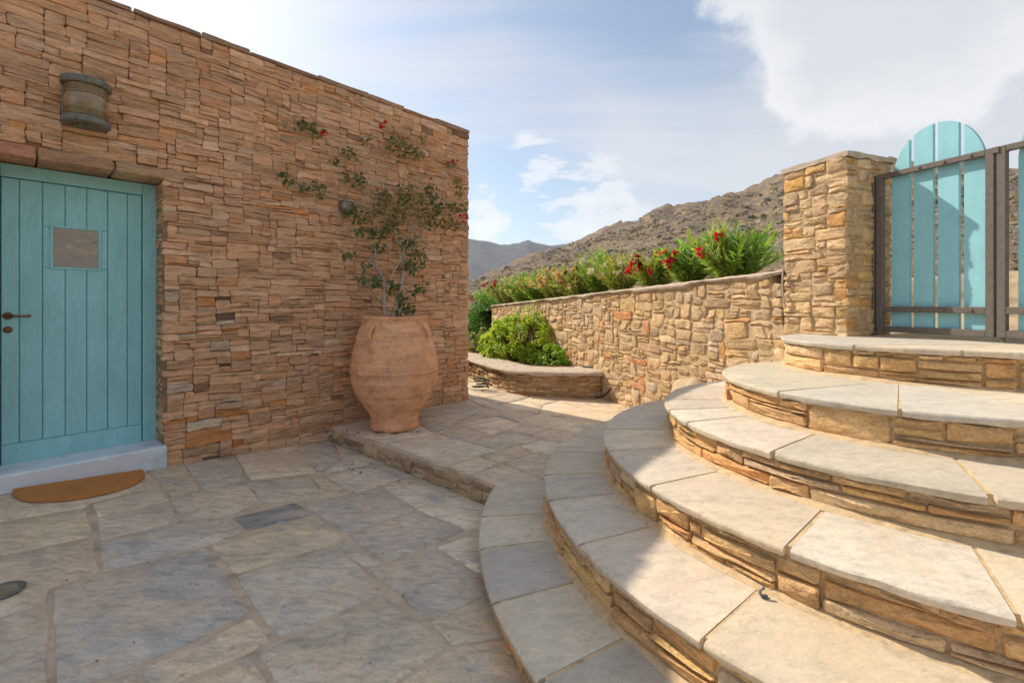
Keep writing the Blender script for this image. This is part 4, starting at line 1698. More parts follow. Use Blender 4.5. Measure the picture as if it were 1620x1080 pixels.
# ------------------------------------------------------------------ TERRACOTTA JAR
m, t, b, pos = material('terracotta')
n1 = t.noise(t.mapping(pos, scale=(1, 1, 2.4)), 5.0, 5, 0.6, 0.5)
n2 = t.noise(pos, 24.0, 5, 0.65, 0.3)
n3 = t.noise(t.mapping(pos, loc=(3, 1, 2), scale=(1, 1, 0.7)), 6.5, 4, 0.68, 0.9)
rings = t.noise(t.mapping(pos, scale=(0.15, 0.15, 9)), 16.0, 2, 0.5)
cc = t.mix(0.8, (0.84, 0.44, 0.235), t.ramp(n1, [(0.28, 0.62), (0.5, 1.0), (0.75, 1.25)]), 'MULTIPLY')
cc = t.mix(0.6, cc, t.ramp(n2, [(0.25, 0.6), (0.5, 1.0), (0.8, 1.25)]), 'MULTIPLY')
cc = t.mix(t.smooth(n3, 0.52, 0.70, 0, 0.5), cc, (0.72, 0.47, 0.30))
n5 = t.noise(t.mapping(pos, loc=(9, 4, 1), scale=(1, 1, 0.45)), 9.0, 5, 0.7, 0.4)
cc = t.mix(t.smooth(n5, 0.54, 0.68, 0, 0.5), cc, (0.46, 0.21, 0.105))
n6 = t.noise(t.mapping(pos, loc=(1, 7, 3), scale=(2.2, 2.2, 0.35)), 7.0, 5, 0.72, 0.5)
cc = t.mix(t.smooth(n6, 0.57, 0.66, 0, 0.5), cc, (0.74, 0.56, 0.41))
cc = t.mix(0.5, cc, t.ramp(rings, [(0.3, 0.8), (0.5, 1.0), (0.7, 1.1)]), 'MULTIPLY')
t.l.new(cc, b.inputs['Base Color'])
b.inputs['Roughness'].default_value = 0.85
b.inputs['Specular IOR Level'].default_value = 0.2
bump(t, b, t.math('ADD', t.math('MULTIPLY', rings, 0.6), t.math('MULTIPLY', n2, 0.5)), 0.5, 0.006)
M_TERRA = m
JC = np.array(((625 - CX) / FPX * 3.28 * H, 3.28 * H))
JZ = plat_z(*JC) + 0.004
JH = 0.79 * H
K = 0.002322 * H
prof_px = [(335, 66), (334, 70), (329, 72.5), (322, 72.5), (318, 70), (310, 70), (296, 73), (280, 81), (262, 94), (240, 108), (215, 120), (190, 127), (165, 129.5), (140, 128), (112, 124), (85, 117), (60, 110), (40, 104), (26, 98), (18, 94.5), (12, 94), (8, 97), (2, 98), (0, 96), (1, 88), (10, 84), (40, 92), (80, 104)]
prof = []
for (yy, r) in prof_px:
    prof.append((r * K, (335 - yy) / 335 * JH))
# fine throwing ridges
fine = []
for (r0, z0), (r1, z1) in zip(prof[:-1], prof[1:]):
    nseg_ = max(1, int(abs(z1 - z0) / 0.012))
    for q in range(nseg_):
        f_ = q / nseg_
        fine.append((r0 + (r1 - r0) * f_, z0 + (z1 - z0) * f_))
fine.append(prof[-1])


def ridge(r, z):
    zz_ = z / JH
    for c_ in (0.20, 0.27, 0.335, 0.52, 0.56, 0.585, 0.80, 0.815, 0.83, 0.845, 0.86, 0.875):
        d = abs(zz_ - c_)
        if d < 0.008:
            return r + (0.0045 if c_ > 0.7 else 0.009) * (1 - d / 0.008)
    return r


fine = [(ridge(r, z) if i < len(fine) - 14 else r, z) for i, (r, z) in enumerate(fine)]
jar = empty('terracotta_jar', (*JC, JZ), 'tall terracotta storage jar standing by the house wall', 'jar')
mb = MB()
mb.lathe(fine, (*JC, JZ), 72, wob=lambda th, z: 0.006 * math.sin(2 * th + 1) + 0.004 * math.sin(3 * th + z * 4))
mb.add([(JC[0] + prof[0][0] * math.cos(k * math.pi / 12), JC[1] + prof[0][0] * math.sin(k * math.pi / 12), JZ + 0.001) for k in range(24)], [tuple(range(24))])
mb.build('body', M_TERRA, jar, smooth=True, sharp=55)
for k, ang in enumerate((-112, -22, 68, 158)):
    a = math.radians(ang)
    dr = np.array((math.cos(a), math.sin(a)))
    mb = MB()
    pts = []
    for q in range(9):
        f_ = q / 8
        zz_ = JH * (0.925 - 0.135 * f_)
        rj = np.interp(zz_, [p[1] for p in prof[:22]], [p[0] for p in prof[:22]])
        out = 0.040 * math.sin(math.pi * min(1, f_ * 1.02)) ** 0.6 - 0.006
        pts.append((*(JC + dr * (rj + out)), JZ + zz_))
    mb.tube(pts, [0.017, 0.015, 0.013, 0.0125, 0.0125, 0.0125, 0.013, 0.015, 0.018], 9)
    mb.build('handle', M_TERRA, jar, smooth=True, sharp=60)
mb = MB()
mb.lathe([(0.088 * K / K * 1.0 * 0.25, 0), (0.10, 0.0)], (*JC, JZ + JH * 0.86), 24)
rs = np.interp(JH * 0.88, [0, JH], [0.2, 0.28])
mb = MB().add([(JC[0] + 0.285 * math.cos(k * math.pi / 16), JC[1] + 0.285 * math.sin(k * math.pi / 16), JZ + JH * 0.90) for k in range(32)], [tuple(range(32))])
mb.build('soil', M_SOIL, jar)


# ------------------------------------------------------------------ foliage helpers
def unit(v):
    v = np.array(v, float)
    return v / (np.linalg.norm(v) + 1e-9)


def leaf(mb, p, d, nrm, L, W, col, fold=0.25, droop=0.2, point=0.55):
    """a folded leaf of four triangles on each half"""
    p, d = np.array(p, float), unit(d)
    s = unit(np.cross(d, nrm))
    n = np.cross(s, d)
    a = p + d * L * point
    tip = p + d * L - n * L * droop
    mid = a - n * W * fold
    mb.add([p, a + s * W, tip, a - s * W, mid], [(0, 1, 4), (1, 2, 4), (2, 3, 4), (3, 0, 4)], col)


def long_leaf(mb, p, d, nrm, L, W, col, droop=0.25):
    p, d = np.array(p, float), unit(d)
    s = unit(np.cross(d, nrm))
    n = np.cross(s, d)
    a = p + d * L * 0.35 + n * L * 0.03
    b_ = p + d * L * 0.7 - n * L * droop * 0.35
    tip = p + d * L - n * L * droop
    mb.add([p, a + s * W, a - s * W, b_ + s * W * 0.85, b_ - s * W * 0.85, tip], [(0, 1, 2), (1, 3, 4, 2), (3, 5, 4)], col)


def leaf_material(name, trans=0.35, rough=0.45, gloss=0.35):
    m, t, b, pos = material(name)
    at = t.node('ShaderNodeAttribute', attribute_name='Col').outputs['Color']
    n = t.noise(pos, 30.0, 2, 0.5)
    c = t.mix(0.5, at, t.ramp(n, [(0.3, 0.75), (0.5, 1.0), (0.7, 1.2)]), 'MULTIPLY')
    t.l.new(c, b.inputs['Base Color'])
    b.inputs['Roughness'].default_value = rough
    b.inputs['Specular IOR Level'].default_value = gloss
    tr = t.node('ShaderNodeBsdfTranslucent')
    t.l.new(t.mix(1.0, c, (1.5, 1.45, 0.7), 'MULTIPLY'), tr.inputs['Color'])
    mx = t.node('ShaderNodeMixShader')
    mx.inputs[0].default_value = trans
    t.l.new(b.outputs[0], mx.inputs[1])
    t.l.new(tr.outputs[0], mx.inputs[2])
    t.l.new(mx.outputs[0], t.n['Material Output'].inputs['Surface'])
    return m


M_LEAF = leaf_material('leaf')
M_PETAL = leaf_material('petal', 0.3, 0.6, 0.2)
M_BARK = plain_material('bark', (0.38, 0.30, 0.23), 0.9, 0.1, grain=0.4, gscale=40, relief=0.004, use_col=True)


def vary(rng, c, k=0.25, hue=0.12):
    f = rng.uniform(1 - k, 1 + k)
    return (c[0] * f * rng.uniform(1 - hue, 1 + hue), c[1] * f, c[2] * f * rng.uniform(1 - hue, 1 + hue))


# ------------------------------------------------------------------ BOUGAINVILLEA in the jar, spread along the wall
rng = random.Random(21)
boug = empty('bougainvillea', (*JC, JZ + JH * 0.90), 'sparse bougainvillea with red bracts climbing from the jar up the wall', 'plant')


def off_at(py):
    return float(np.interp(py, [200, 330, 400, 450, 500, 520], [0.05, 0.09, 0.17, 0.27, 0.36, 0.40])) * H * 0.9


def bp(px, py, extra=0.0):
    return on_house(px, py, off_at(py) + extra)


canes = [
    ([(622, 520), (622, 499), (628, 480), (634, 453), (638, 428), (640, 407), (640, 395)], 0.024, 0.017, 0),
    ([(640, 397), (652, 390), (671, 384), (664, 376), (656, 369), (655, 360), (660, 345), (668, 325)], 0.013, 0.005, 0),
    ([(640, 397), (632, 387), (626, 377), (625, 366), (618, 356), (610, 347), (609, 330), (606, 308), (603, 290)], 0.014, 0.006, 0),
    ([(632, 388), (638, 380), (648, 372), (652, 362), (650, 345)], 0.009, 0.004, 0.02),
    ([(609, 520), (609, 498), (607, 467), (606, 442), (597, 427), (594, 410), (594, 398), (592, 385)], 0.022, 0.009, 0.04),
    ([(612, 460), (618, 441), (626, 424), (634, 409), (641, 392), (648, 372)], 0.012, 0.006, 0.05),
    ([(606, 480), (598, 473), (590, 463), (583, 451), (577, 437), (577, 427), (583, 416), (575, 408), (566, 403), (556, 403), (546, 406)], 0.009, 0.004, -0.02),
    ([(583, 416), (585, 409), (589, 405), (600, 403), (610, 401)], 0.007, 0.003, -0.02),
    ([(630, 500), (640, 475), (648, 457), (653, 442), (657, 430), (659, 415)], 0.009, 0.004, 0.03),
    ([(648, 457), (649, 440), (647, 425), (650, 410)], 0.006, 0.003, 0.03),
    ([(603, 290), (585, 295), (568, 285), (566, 273), (570, 262), (576, 253), (586, 241), (598, 232), (610, 228)], 0.005, 0.0025, 0),
    ([(568, 290), (556, 270), (545, 258), (537, 247), (523, 231), (507, 213), (494, 203), (481, 194), (474, 193)], 0.0045, 0.002, 0),
    ([(610, 347), (590, 335), (568, 322), (550, 317), (535, 315), (520, 311), (509, 308), (494, 303), (479, 296), (466, 285), (450, 279)], 0.008, 0.002, 0),
    ([(552, 318), (548, 306), (545, 292), (547, 284)], 0.007, 0.005, 0),
    ([(606, 308), (610, 285), (614, 263), (617, 245), (620, 229), (629, 210), (620, 204), (606, 198)], 0.005, 0.002, 0.02),
    ([(632, 330), (637, 288), (643, 269), (655, 252), (668, 240), (672, 222)], 0.005, 0.002, 0),
    ([(643, 269), (662, 262), (680, 283), (676, 296)], 0.004, 0.002, 0.01),
    ([(656, 380), (673, 358), (680, 343), (687, 328), (693, 305), (703, 281), (712, 262), (718, 250)], 0.005, 0.002, 0),
    ([(687, 328), (705, 338), (720, 345), (733, 345)], 0.004, 0.002, 0),
    ([(671, 384), (690, 392), (700, 370), (708, 352), (716, 330), (728, 318), (730, 305), (724, 292)], 0.004, 0.002, 0),
    ([(602, 350), (590, 352), (580, 345), (566, 340), (556, 334)], 0.004, 0.002, 0.02),
    ([(594, 398), (585, 385), (572, 372), (566, 366)], 0.004, 0.002, 0.02),
    ([(609, 330), (598, 318), (592, 300), (585, 280), (575, 262), (560, 246)], 0.004, 0.002, 0.03),
    ([(668, 325), (672, 305), (680, 285)], 0.004, 0.002, 0.02),
]
for (pl_, r0, r1, ex) in canes:
    P = catmull([bp(x, y, ex) for x, y in pl_], 4)
    n = len(P)
    P = [p + np.array((rng.uniform(-1, 1), rng.uniform(-1, 1), rng.uniform(-1, 1))) * 0.004 for p in P]
    mb = MB().tube(P, [max(0.0036, r0 + (r1 - r0) * k / (n - 1)) for k in range(n)], 7, vary(rng, (0.40, 0.32, 0.25), 0.12, 0.05))
    mb.build('cane', M_BARK, boug, smooth=True)
clusters = [
    (452, 279, 6, 12, 0), (461, 286, 5, 7, 0), (480, 298, 6, 9, 0), (498, 292, 6, 9, 0), (508, 303, 7, 8, 1), (481, 194, 7, 12, 0), (490, 200, 5, 5, 0), (501, 210, 6, 9, 0), (447, 196, 5, 4, 2),
    (530, 254, 6, 7, 0), (556, 243, 8, 12, 1), (569, 285, 9, 18, 0), (548, 275, 9, 8, 1), (555, 333, 9, 18, 0), (567, 344, 7, 12, 0), (580, 222, 6, 6, 1), (620, 226, 10, 16, 1), (640, 230, 9, 14, 1), (636, 225, 7, 9, 2),
    (634, 248, 6, 6, 1), (660, 244, 9, 13, 1), (668, 218, 7, 8, 2), (655, 310, 14, 20, 2), (625, 320, 15, 22, 2), (640, 300, 12, 16, 1), (606, 310, 9, 14, 1), (640, 320, 9, 16, 0), (600, 325, 10, 12, 1), (650, 330, 12, 16, 2), (665, 345, 10, 14, 2),
    (684, 300, 9, 18, 0), (676, 320, 9, 16, 0), (690, 320, 9, 16, 0), (700, 325, 8, 12, 0), (716, 330, 8, 12, 1), (730, 324, 8, 14, 0), (728, 300, 8, 9, 1), (722, 285, 6, 8, 1), (716, 262, 8, 14, 0), (688, 343, 10, 18, 0), (672, 338, 9, 14, 1), (676, 358, 7, 9, 0), (705, 353, 8, 13, 1), (722, 355, 7, 9, 1),
    (595, 369, 9, 20, 0), (571, 369, 7, 12, 0), (606, 371, 5, 6, 0), (612, 357, 9, 16, 0), (626, 357, 7, 9, 1), (640, 385, 10, 18, 0), (650, 388, 7, 10, 0), (598, 391, 8, 16, 0), (645, 418, 9, 20, 0), (652, 426, 7, 12, 0), (664, 414, 9, 18, 0), (655, 402, 7, 12, 1), (668, 402, 6, 8, 1), (548, 405, 6, 9, 1), (557, 403, 4, 5, 0), (578, 421, 6, 9, 0),
    (574, 443, 6, 10, 0), (596, 444, 8, 18, 0), (606, 449, 6, 8, 0), (618, 452, 9, 22, 0), (626, 455, 6, 8, 0), (640, 478, 9, 20, 0), (634, 489, 8, 16, 0), (650, 488, 7, 13, 0), (655, 456, 8, 14, 0), (667, 455, 6, 9, 0), (636, 469, 7, 10, 0), (660, 380, 8, 10, 2), (630, 340, 12, 16, 1), (614, 336, 9, 12, 2), (585, 340, 8, 8, 1),
]
GREENS = [(0.105, 0.155, 0.045), (0.20, 0.19, 0.07), (0.32, 0.29, 0.11)]
fol = MB()
for (cx_, cy_, rad, n, kind) in clusters:
    for _ in range(int(n * (1.7 if kind == 0 else 2.6))):
        a, r = rng.uniform(0, 6.283), rad * math.sqrt(rng.random()) * 1.25
        ex = rng.uniform(-0.05, 0.09)
        p = bp(cx_ + r * math.cos(a), cy_ + r * math.sin(a), ex)
        d = unit((rng.uniform(-1, 1), rng.uniform(-1, 0.5), rng.uniform(-1.0, 0.35)))
        nr = unit(np.array((0.4, -0.7, 0.6)) + np.array((rng.uniform(-1, 1), rng.uniform(-1, 1), rng.uniform(-1, 1))) * 0.7)
        L = rng.uniform(0.030, 0.062) * (0.8 if kind == 2 else 1)
        leaf(fol, p, d, nr, L, L * 0.34, vary(rng, GREENS[kind]), 0.3, 0.15, 0.42)
fo = fol.build('foliage', M_LEAF, boug)
tag(fo, kind='stuff')
for (cx_, cy_, n, rad, small) in [(513, 211, 10, 3.4, 0), (602, 200, 14, 4.2, 0), (609, 195, 9, 3.0, 0), (715, 257, 12, 4.0, 0), (729, 343, 11, 3.6, 0), (737, 344, 9, 3.2, 0), (735, 352, 8, 2.8, 0), (680, 283, 4, 2.0, 0)]:
    mb = MB()
    for _ in range(n):
        p = bp(cx_ + rng.uniform(-rad, rad) * 0.8, cy_ + rng.uniform(-rad, rad) * 0.8, 0.03 + rng.uniform(-0.02, 0.02))
        d = unit((rng.uniform(-1, 1), rng.uniform(-1, 0.2), rng.uniform(-0.6, 1)))
        nr = unit((rng.uniform(-1, 1), -1, rng.uniform(-1, 1)))
        leaf(mb, p, d, nr, rng.uniform(0.022, 0.034), 0.013, vary(rng, (0.55, 0.02, 0.045) if not small else (0.36, 0.10, 0.06), 0.2, 0.1), 0.3, 0.1, 0.5)
    mb.build('flower', M_PETAL, boug)

# ------------------------------------------------------------------ shrubs
def oleander(px, u_off, width, height, seed, label, flowers, palette, fl_n, shoots=None, base_z=None, leaf_len=0.125):
    """oleander rooted behind the retaining wall; u_off metres behind its face"""
    rng = random.Random(seed)
    q = on_wall(px, 470, -u_off)
    ub = float(np.dot(q[:2] - WO, WD))
    bz = (wtop(ub) - 0.10) if base_z is None else base_z
    c = np.array((q[0], q[1], bz))
    o = empty('oleander', c, label, 'shrub', 'oleanders along the retaining wall')
    stems, fol, fl = MB(), MB(), []
    ns = shoots or int(30 + 46 * width)
    for _ in range(ns):
        a = rng.uniform(0, 6.283)
        lean = rng.random() ** 0.6
        Lh = height * rng.uniform(0.62, 1.05) * (1 - 0.30 * lean)
        tipxy = np.array((math.cos(a), math.sin(a))) * width * 0.5 * lean * rng.uniform(0.75, 1.1)
        P = []
        for k in range(7):
            f_ = k / 6
            x = tipxy * (f_ ** 1.25)
            P.append(c + np.array((x[0], x[1], Lh * (f_ ** 0.9))) + np.array((rng.uniform(-1, 1), rng.uniform(-1, 1), 0)) * 0.02 * f_)
        stems.tube(P, [0.009 - 0.006 * k / 6 for k in range(7)], 5, vary(rng, (0.20, 0.20, 0.10), 0.2))
        nl = rng.randint(20, 30)
        pal = rng.choice(palette)
        for k in range(nl):
            f_ = 0.28 + 0.74 * k / (nl - 1)
            f2 = min(0.999, f_) * 6
            i_ = int(f2)
            p = P[i_] + (P[i_ + 1] - P[i_]) * (f2 - i_)
            t_ = unit(P[i_ + 1] - P[i_])
            aa = k * 2.1 + rng.uniform(-0.4, 0.4)
            sd_ = unit(np.cross(t_, (0.3, 0.2, 1.0)))
            sd2 = np.cross(t_, sd_)
            rad = sd_ * math.cos(aa) + sd2 * math.sin(aa)
            spread = rng.uniform(0.45, 0.95) * (1.15 - 0.55 * max(0, f_ - 0.6) / 0.4)
            d = unit(t_ + rad * spread)
            L = leaf_len * rng.uniform(0.7, 1.15)
            long_leaf(fol, p, d, t_ + rad * 0.2, L, L * 0.085, vary(rng, pal, 0.28, 0.15), rng.uniform(0.02, 0.3))
        fl.append(P[-1])
    so = stems.build('stems', M_BARK, o)
    tag(so, kind='stuff')
    fo = fol.build('foliage', M_LEAF, o)
    tag(fo, kind='stuff')
    rng.shuffle(fl)
    # flower heads: those turned towards the path first
    fl.sort(key=lambda p: -(np.dot(p[:2] - c[:2], WN) + rng.uniform(-.25, .25)))
    for k in range(min(fl_n, len(fl))):
        mb = MB()
        col = flowers[k % len(flowers)]
        ct = fl[k] + np.array((WN[0] * 0.03, WN[1] * 0.03, 0.005))
        big = rng.uniform(0.9, 1.7)
        for _ in range(int(6 * big) + 3):
            fc = ct + np.array((rng.gauss(0, 1), rng.gauss(0, 1), rng.gauss(0, 1))) * 0.0115 * big
            face = unit(fc - ct + np.array((WN[0], WN[1], 0.5)) * 0.03)
            s1 = unit(np.cross(face, (0.1, 0.3, 1)))
            s2 = np.cross(face, s1)
            cl = vary(rng, col, 0.18, 0.06)
            for q_ in range(5):
                aa = q_ * 1.2566 + rng.uniform(-.2, .2)
                d = unit(s1 * math.cos(aa) + s2 * math.sin(aa) + face * 0.35)
                leaf(mb, fc, d, face, 0.026 * big ** 0.5, 0.0125 * big ** 0.5, cl, 0.15, -0.05, 0.65)
        mb.build('flower', M_PETAL, o)
    return o


GR_B = [(0.235, 0.422, 0.062), (0.314, 0.502, 0.071), (0.168, 0.319, 0.052), (0.336, 0.410, 0.114)]
GR_Y = [(0.32, 0.38, 0.07), (0.25, 0.34, 0.06), (0.40, 0.41, 0.10)]
RED = [(0.74, 0.018, 0.06), (0.64, 0.014, 0.05)]
DRED = [(0.28, 0.02, 0.03), (0.40, 0.02, 0.04)]
PEACH = [(0.75, 0.52, 0.30), (0.78, 0.60, 0.38), (0.72, 0.45, 0.30)]
WHITE = [(0.72, 0.70, 0.60), (0.70, 0.62, 0.45)]
oleander(1160, 0.55, 0.95, 0.70, 1, 'large fresh green oleander right beside the gate pillar', RED, GR_B, 3, leaf_len=0.15)
oleander(1092, 0.50, 0.70, 0.66, 2, 'oleander with bright red flower heads over the wall top', RED, GR_B, 8, leaf_len=0.14)
oleander(1040, 0.50, 0.80, 0.60, 3, 'low oleander dotted with small dark red flowers', RED + DRED, GR_Y, 12)
oleander(985, 0.55, 0.9, 0.68, 4, 'yellowish oleander with cream flowers low on its front', WHITE, GR_Y, 8)
oleander(948, 0.70, 0.85, 0.92, 5, 'taller green oleander rising in the middle of the row', WHITE, GR_B, 2)
oleander(915, 0.55, 0.95, 0.66, 6, 'oleander with peach and a few red flower clusters', PEACH + DRED[:1], GR_Y, 14)
oleander(882, 0.60, 1.05, 0.78, 7, 'oleander thickly covered in peach flowers', PEACH, GR_Y, 30)
oleander(852, 0.60, 1.0, 0.80, 8, 'oleander with pale peach blossom next to the white one', PEACH, GR_B, 18)
oleander(828, 0.65, 1.1, 0.84, 9, 'oleander with loose white flowers', WHITE, GR_B, 14)
oleander(802, 0.70, 1.25, 0.90, 10, 'oleander with small red flowers near the far end of the wall', [(0.6, 0.03, 0.10)], GR_Y, 10)
oleander(778, 0.9, 1.3, 0.75, 12, 'farthest oleander of the row beyond the wall end', [(0.6, 0.03, 0.10)], GR_B, 2)


def mound(name, label, c, rx, ry, rz, n, seed, pal, size, cat='shrub', upright=0.0, clumps=60):
    """dense low shrub: leaf rosettes gathered in clumps over a dome"""
    rng = random.Random(seed)
    o = empty(name, c, label, cat)
    fol, st = MB(), MB()
    c = np.array(c)
    heads = []
    for _ in range(clumps):
        while True:
            d = unit((rng.gauss(0, 1), rng.gauss(0, 1), abs(rng.gauss(0, 1)) * 0.9 + 0.02))
            f_ = rng.uniform(0.72, 1.06)
            f_ *= 1 + 0.16 * noise.noise(Vector(d * 2.3 + seed))
            p = c + np.array((d[0] * rx, d[1] * ry, d[2] * rz)) * f_
            break
        heads.append((p, d))
        base = c + np.array((d[0] * rx * 0.2, d[1] * ry * 0.2, 0.0))
        st.tube([base, base + (p - base) * 0.5 + np.array((0, 0, 0.03)), p], [0.008, 0.006, 0.003], 5, (0.22, 0.15, 0.08))
    per = n // clumps
    for (p, d) in heads:
        cl = rng.choice(pal)
        R = size * rng.uniform(1.6, 2.6)
        for _ in range(per):
            q = unit((rng.gauss(0, 1), rng.gauss(0, 1), rng.gauss(0, 1)))
            q = unit(q + d * 0.9)
            lp = p + q * R * rng.random() ** 0.4
            nd = unit(q * 0.6 + np.array((0, 0, 0.8)) + np.array((rng.gauss(0, 1), rng.gauss(0, 1), rng.gauss(0, 1))) * 0.35)
            dd = unit(np.cross(nd, (rng.gauss(0, 1), rng.gauss(0, 1), rng.gauss(0, 1))) + np.array((0, 0, upright)))
            L = size * rng.uniform(0.7, 1.25)
            k = 0.7 + 0.3 * 1.0
            leaf(fol, lp, dd, nd, L, L * (0.5 if upright == 0 else 0.16), vary(rng, cl, 0.22, 0.12), 0.25, 0.12, 0.55)
    s_ = st.build('stems', M_BARK, o)
    tag(s_, kind='stuff')
    f_ = fol.build('foliage', M_LEAF, o)
    tag(f_, kind='stuff')
    return o


ZS = ZPL - 0.04
mound('pelargonium', 'bright green rounded pelargonium bush in the planter', (0.17 * H, 5.95 * H, ZS), 0.70, 0.62, 0.76, 13000, 31, [(0.42, 0.56, 0.045), (0.50, 0.62, 0.06), (0.32, 0.47, 0.04), (0.56, 0.64, 0.08)], 0.044, clumps=260)
mound('pelargonium', 'low front lobe of pelargonium leaves against the retaining wall', (0.52 * H, 5.42 * H, ZS - 0.02), 0.34, 0.26, 0.26, 2200, 32, [(0.36, 0.55, 0.05), (0.30, 0.48, 0.045)], 0.040, clumps=50)
mound('pelargonium', 'small olive green bush at the house corner end of the planter', (-0.42 * H, 6.6 * H, ZS), 0.36, 0.40, 0.42, 1700, 33, [(0.27, 0.33, 0.06), (0.21, 0.27, 0.05), (0.34, 0.36, 0.09)], 0.036, clumps=55)
mound('tall_shrub', 'dark green upright shrub behind the planter by the house corner', (-0.58 * H, 8.9 * H, 0.05), 0.62, 0.6, 1.36, 5200, 34, [(0.10, 0.26, 0.03), (0.13, 0.32, 0.035), (0.07, 0.18, 0.03)], 0.085, upright=1.2, clumps=170)

# ------------------------------------------------------------------ WALL LANTERN over the door
M_COPPER = plain_material('green_copper', (0.20, 0.205, 0.17), 0.6, 0.4, metal=0.35, grain=0.5, gscale=34, relief=0.002)
M_BRASSB = plain_material('worn_brass', (0.34, 0.265, 0.15), 0.38, 0.5, metal=0.7, grain=0.35, gscale=40)
m, t, b, pos = material('lens_glass')
n1 = t.noise(t.mapping(pos, scale=(1, 1, 3)), 12, 4, 0.6)
t.l.new(t.ramp(n1, [(0.3, (0.20, 0.14, 0.07)), (0.55, (0.34, 0.25, 0.14)), (0.75, (0.26, 0.24, 0.21))]), b.inputs['Base Color'])
b.inputs['Roughness'].default_value = 0.18
b.inputs['Specular IOR Level'].default_value = 0.7
M_LENS = m
lc = on_house(134, 172, 0.0)
lr = 0.108
Lz = lc[2]
cxy = lc[:2] + HN * 0.100
lamp = empty('ship_lantern', (lc[0], lc[1], Lz - 0.16), 'old brass and copper ship lantern on the wall above the door', 'lamp')


def part_lathe(prof, name, mat, par=lamp, cen=None, n=40):
    mb = MB().lathe(prof, cen if cen is not None else (*cxy, Lz), n)
    return mb.build(name, mat, par, smooth=True, sharp=40)


part_lathe([(0.0, 0.158), (lr * 1.0, 0.155), (lr * 1.16, 0.148), (lr * 1.20, 0.140), (lr * 1.20, 0.112), (lr * 1.14, 0.104), (lr * 0.9, 0.104)], 'cap', M_COPPER)
prof = [(lr * 0.98, 0.106)]
for k in range(4):
    z0_ = 0.100 - k * 0.014
    prof += [(lr * 0.98, z0_), (lr * 1.03, z0_ - 0.004), (lr * 1.03, z0_ - 0.009), (lr * 0.98, z0_ - 0.013)]
part_lathe(prof, 'upper_ring', M_BRASSB)
part_lathe([(lr * 0.97, 0.046), (lr * 1.02, 0.02), (lr * 1.03, -0.02), (lr * 0.98, -0.046)], 'lens', M_LENS)
prof = [(lr * 0.98, -0.044)]
for k in range(4):
    z0_ = -0.046 - k * 0.013
    prof += [(lr * 0.98, z0_), (lr * 1.03, z0_ - 0.004), (lr * 1.03, z0_ - 0.008), (lr * 0.98, z0_ - 0.012)]
prof += [(lr * 1.0, -0.104)]
part_lathe(prof, 'lower_ring', M_BRASSB)
part_lathe([(lr * 1.0, -0.100), (lr * 1.12, -0.104), (lr * 1.15, -0.112), (lr * 1.15, -0.138), (lr * 1.08, -0.146), (lr * 0.4, -0.147), (0.0, -0.147)], 'base', M_COPPER)
mb = MB()
mb.bevbox((*(lc[:2] - hu3[:2] * (-0.115) + HN * 0.004), Lz - 0.145), -hu3 * 0.23, hn3 * 0.05, up3 * 0.29, 0.006)
mb.build('back_plate', M_COPPER, lamp)
for k in range(3):
    mb = MB()
    a = math.radians(-130 + 40 * k)
    p0 = np.array((cxy[0] + lr * 0.62 * math.cos(a), cxy[1] + lr * 0.62 * math.sin(a), Lz - 0.146))
    disc(mb, p0, (0, 0, -1), 0.008, 0.004, 10)
    mb.build('vent', M_DARK, lamp)

# small round bulkhead light half hidden in the bougainvillea
M_WGLASS = plain_material('milky_glass', (0.55, 0.52, 0.45), 0.25, 0.5, grain=0.2, gscale=30)
M_GREYM = plain_material('grey_metal', (0.22, 0.19, 0.155), 0.6, 0.4, metal=0.3, grain=0.3, gscale=40)
bc = on_house(547, 327, 0.004)
bl = empty('bulkhead_light', bc, 'small round caged light on the wall behind the bougainvillea', 'lamp')


def ring_profile(prof, name, mat, n=28):
    ax, s1, s2 = hn3, hu3, up3
    vs, fs = [], []
    for (r, h_) in prof:
        for k in range(n):
            th = 2 * math.pi * k / n
            vs.append(bc + (s1 * math.cos(th) + s2 * math.sin(th)) * r + ax * h_)
    for j in range(len(prof) - 1):
        for k in range(n):
            k2 = (k + 1) % n
            fs.append((j * n + k, (j + 1) * n + k, (j + 1) * n + k2, j * n + k2))
    return MB().add(vs, fs).build(name, mat, bl, smooth=True, sharp=45)


ring_profile([(0.078, 0.0), (0.078, 0.032), (0.070, 0.042), (0.060, 0.042), (0.056, 0.034)], 'housing', M_GREYM)
ring_profile([(0.058, 0.034), (0.050, 0.056), (0.034, 0.072), (0.014, 0.078), (0.001, 0.079)], 'glass_dome', M_WGLASS)
for k in (-0.026, 0.0, 0.026):
    for ax in (0, 1):
        mb = MB()
        P = []
        for q in range(9):
            f_ = -1 + 2 * q / 8
            r = math.sqrt(max(0, 0.064 ** 2 - k * k))
            hh = 0.042 + 0.044 * math.sqrt(max(0, 1 - (f_ * f_ * r * r + k * k) / 0.066 ** 2))
            a, b_ = (f_ * r, k) if ax == 0 else (k, f_ * r)
            P.append(bc + hu3 * a + up3 * b_ + hn3 * hh)
        mb.tube(P, 0.003, 6)
        mb.build('cage_bar', M_GREYM, bl, smooth=True)

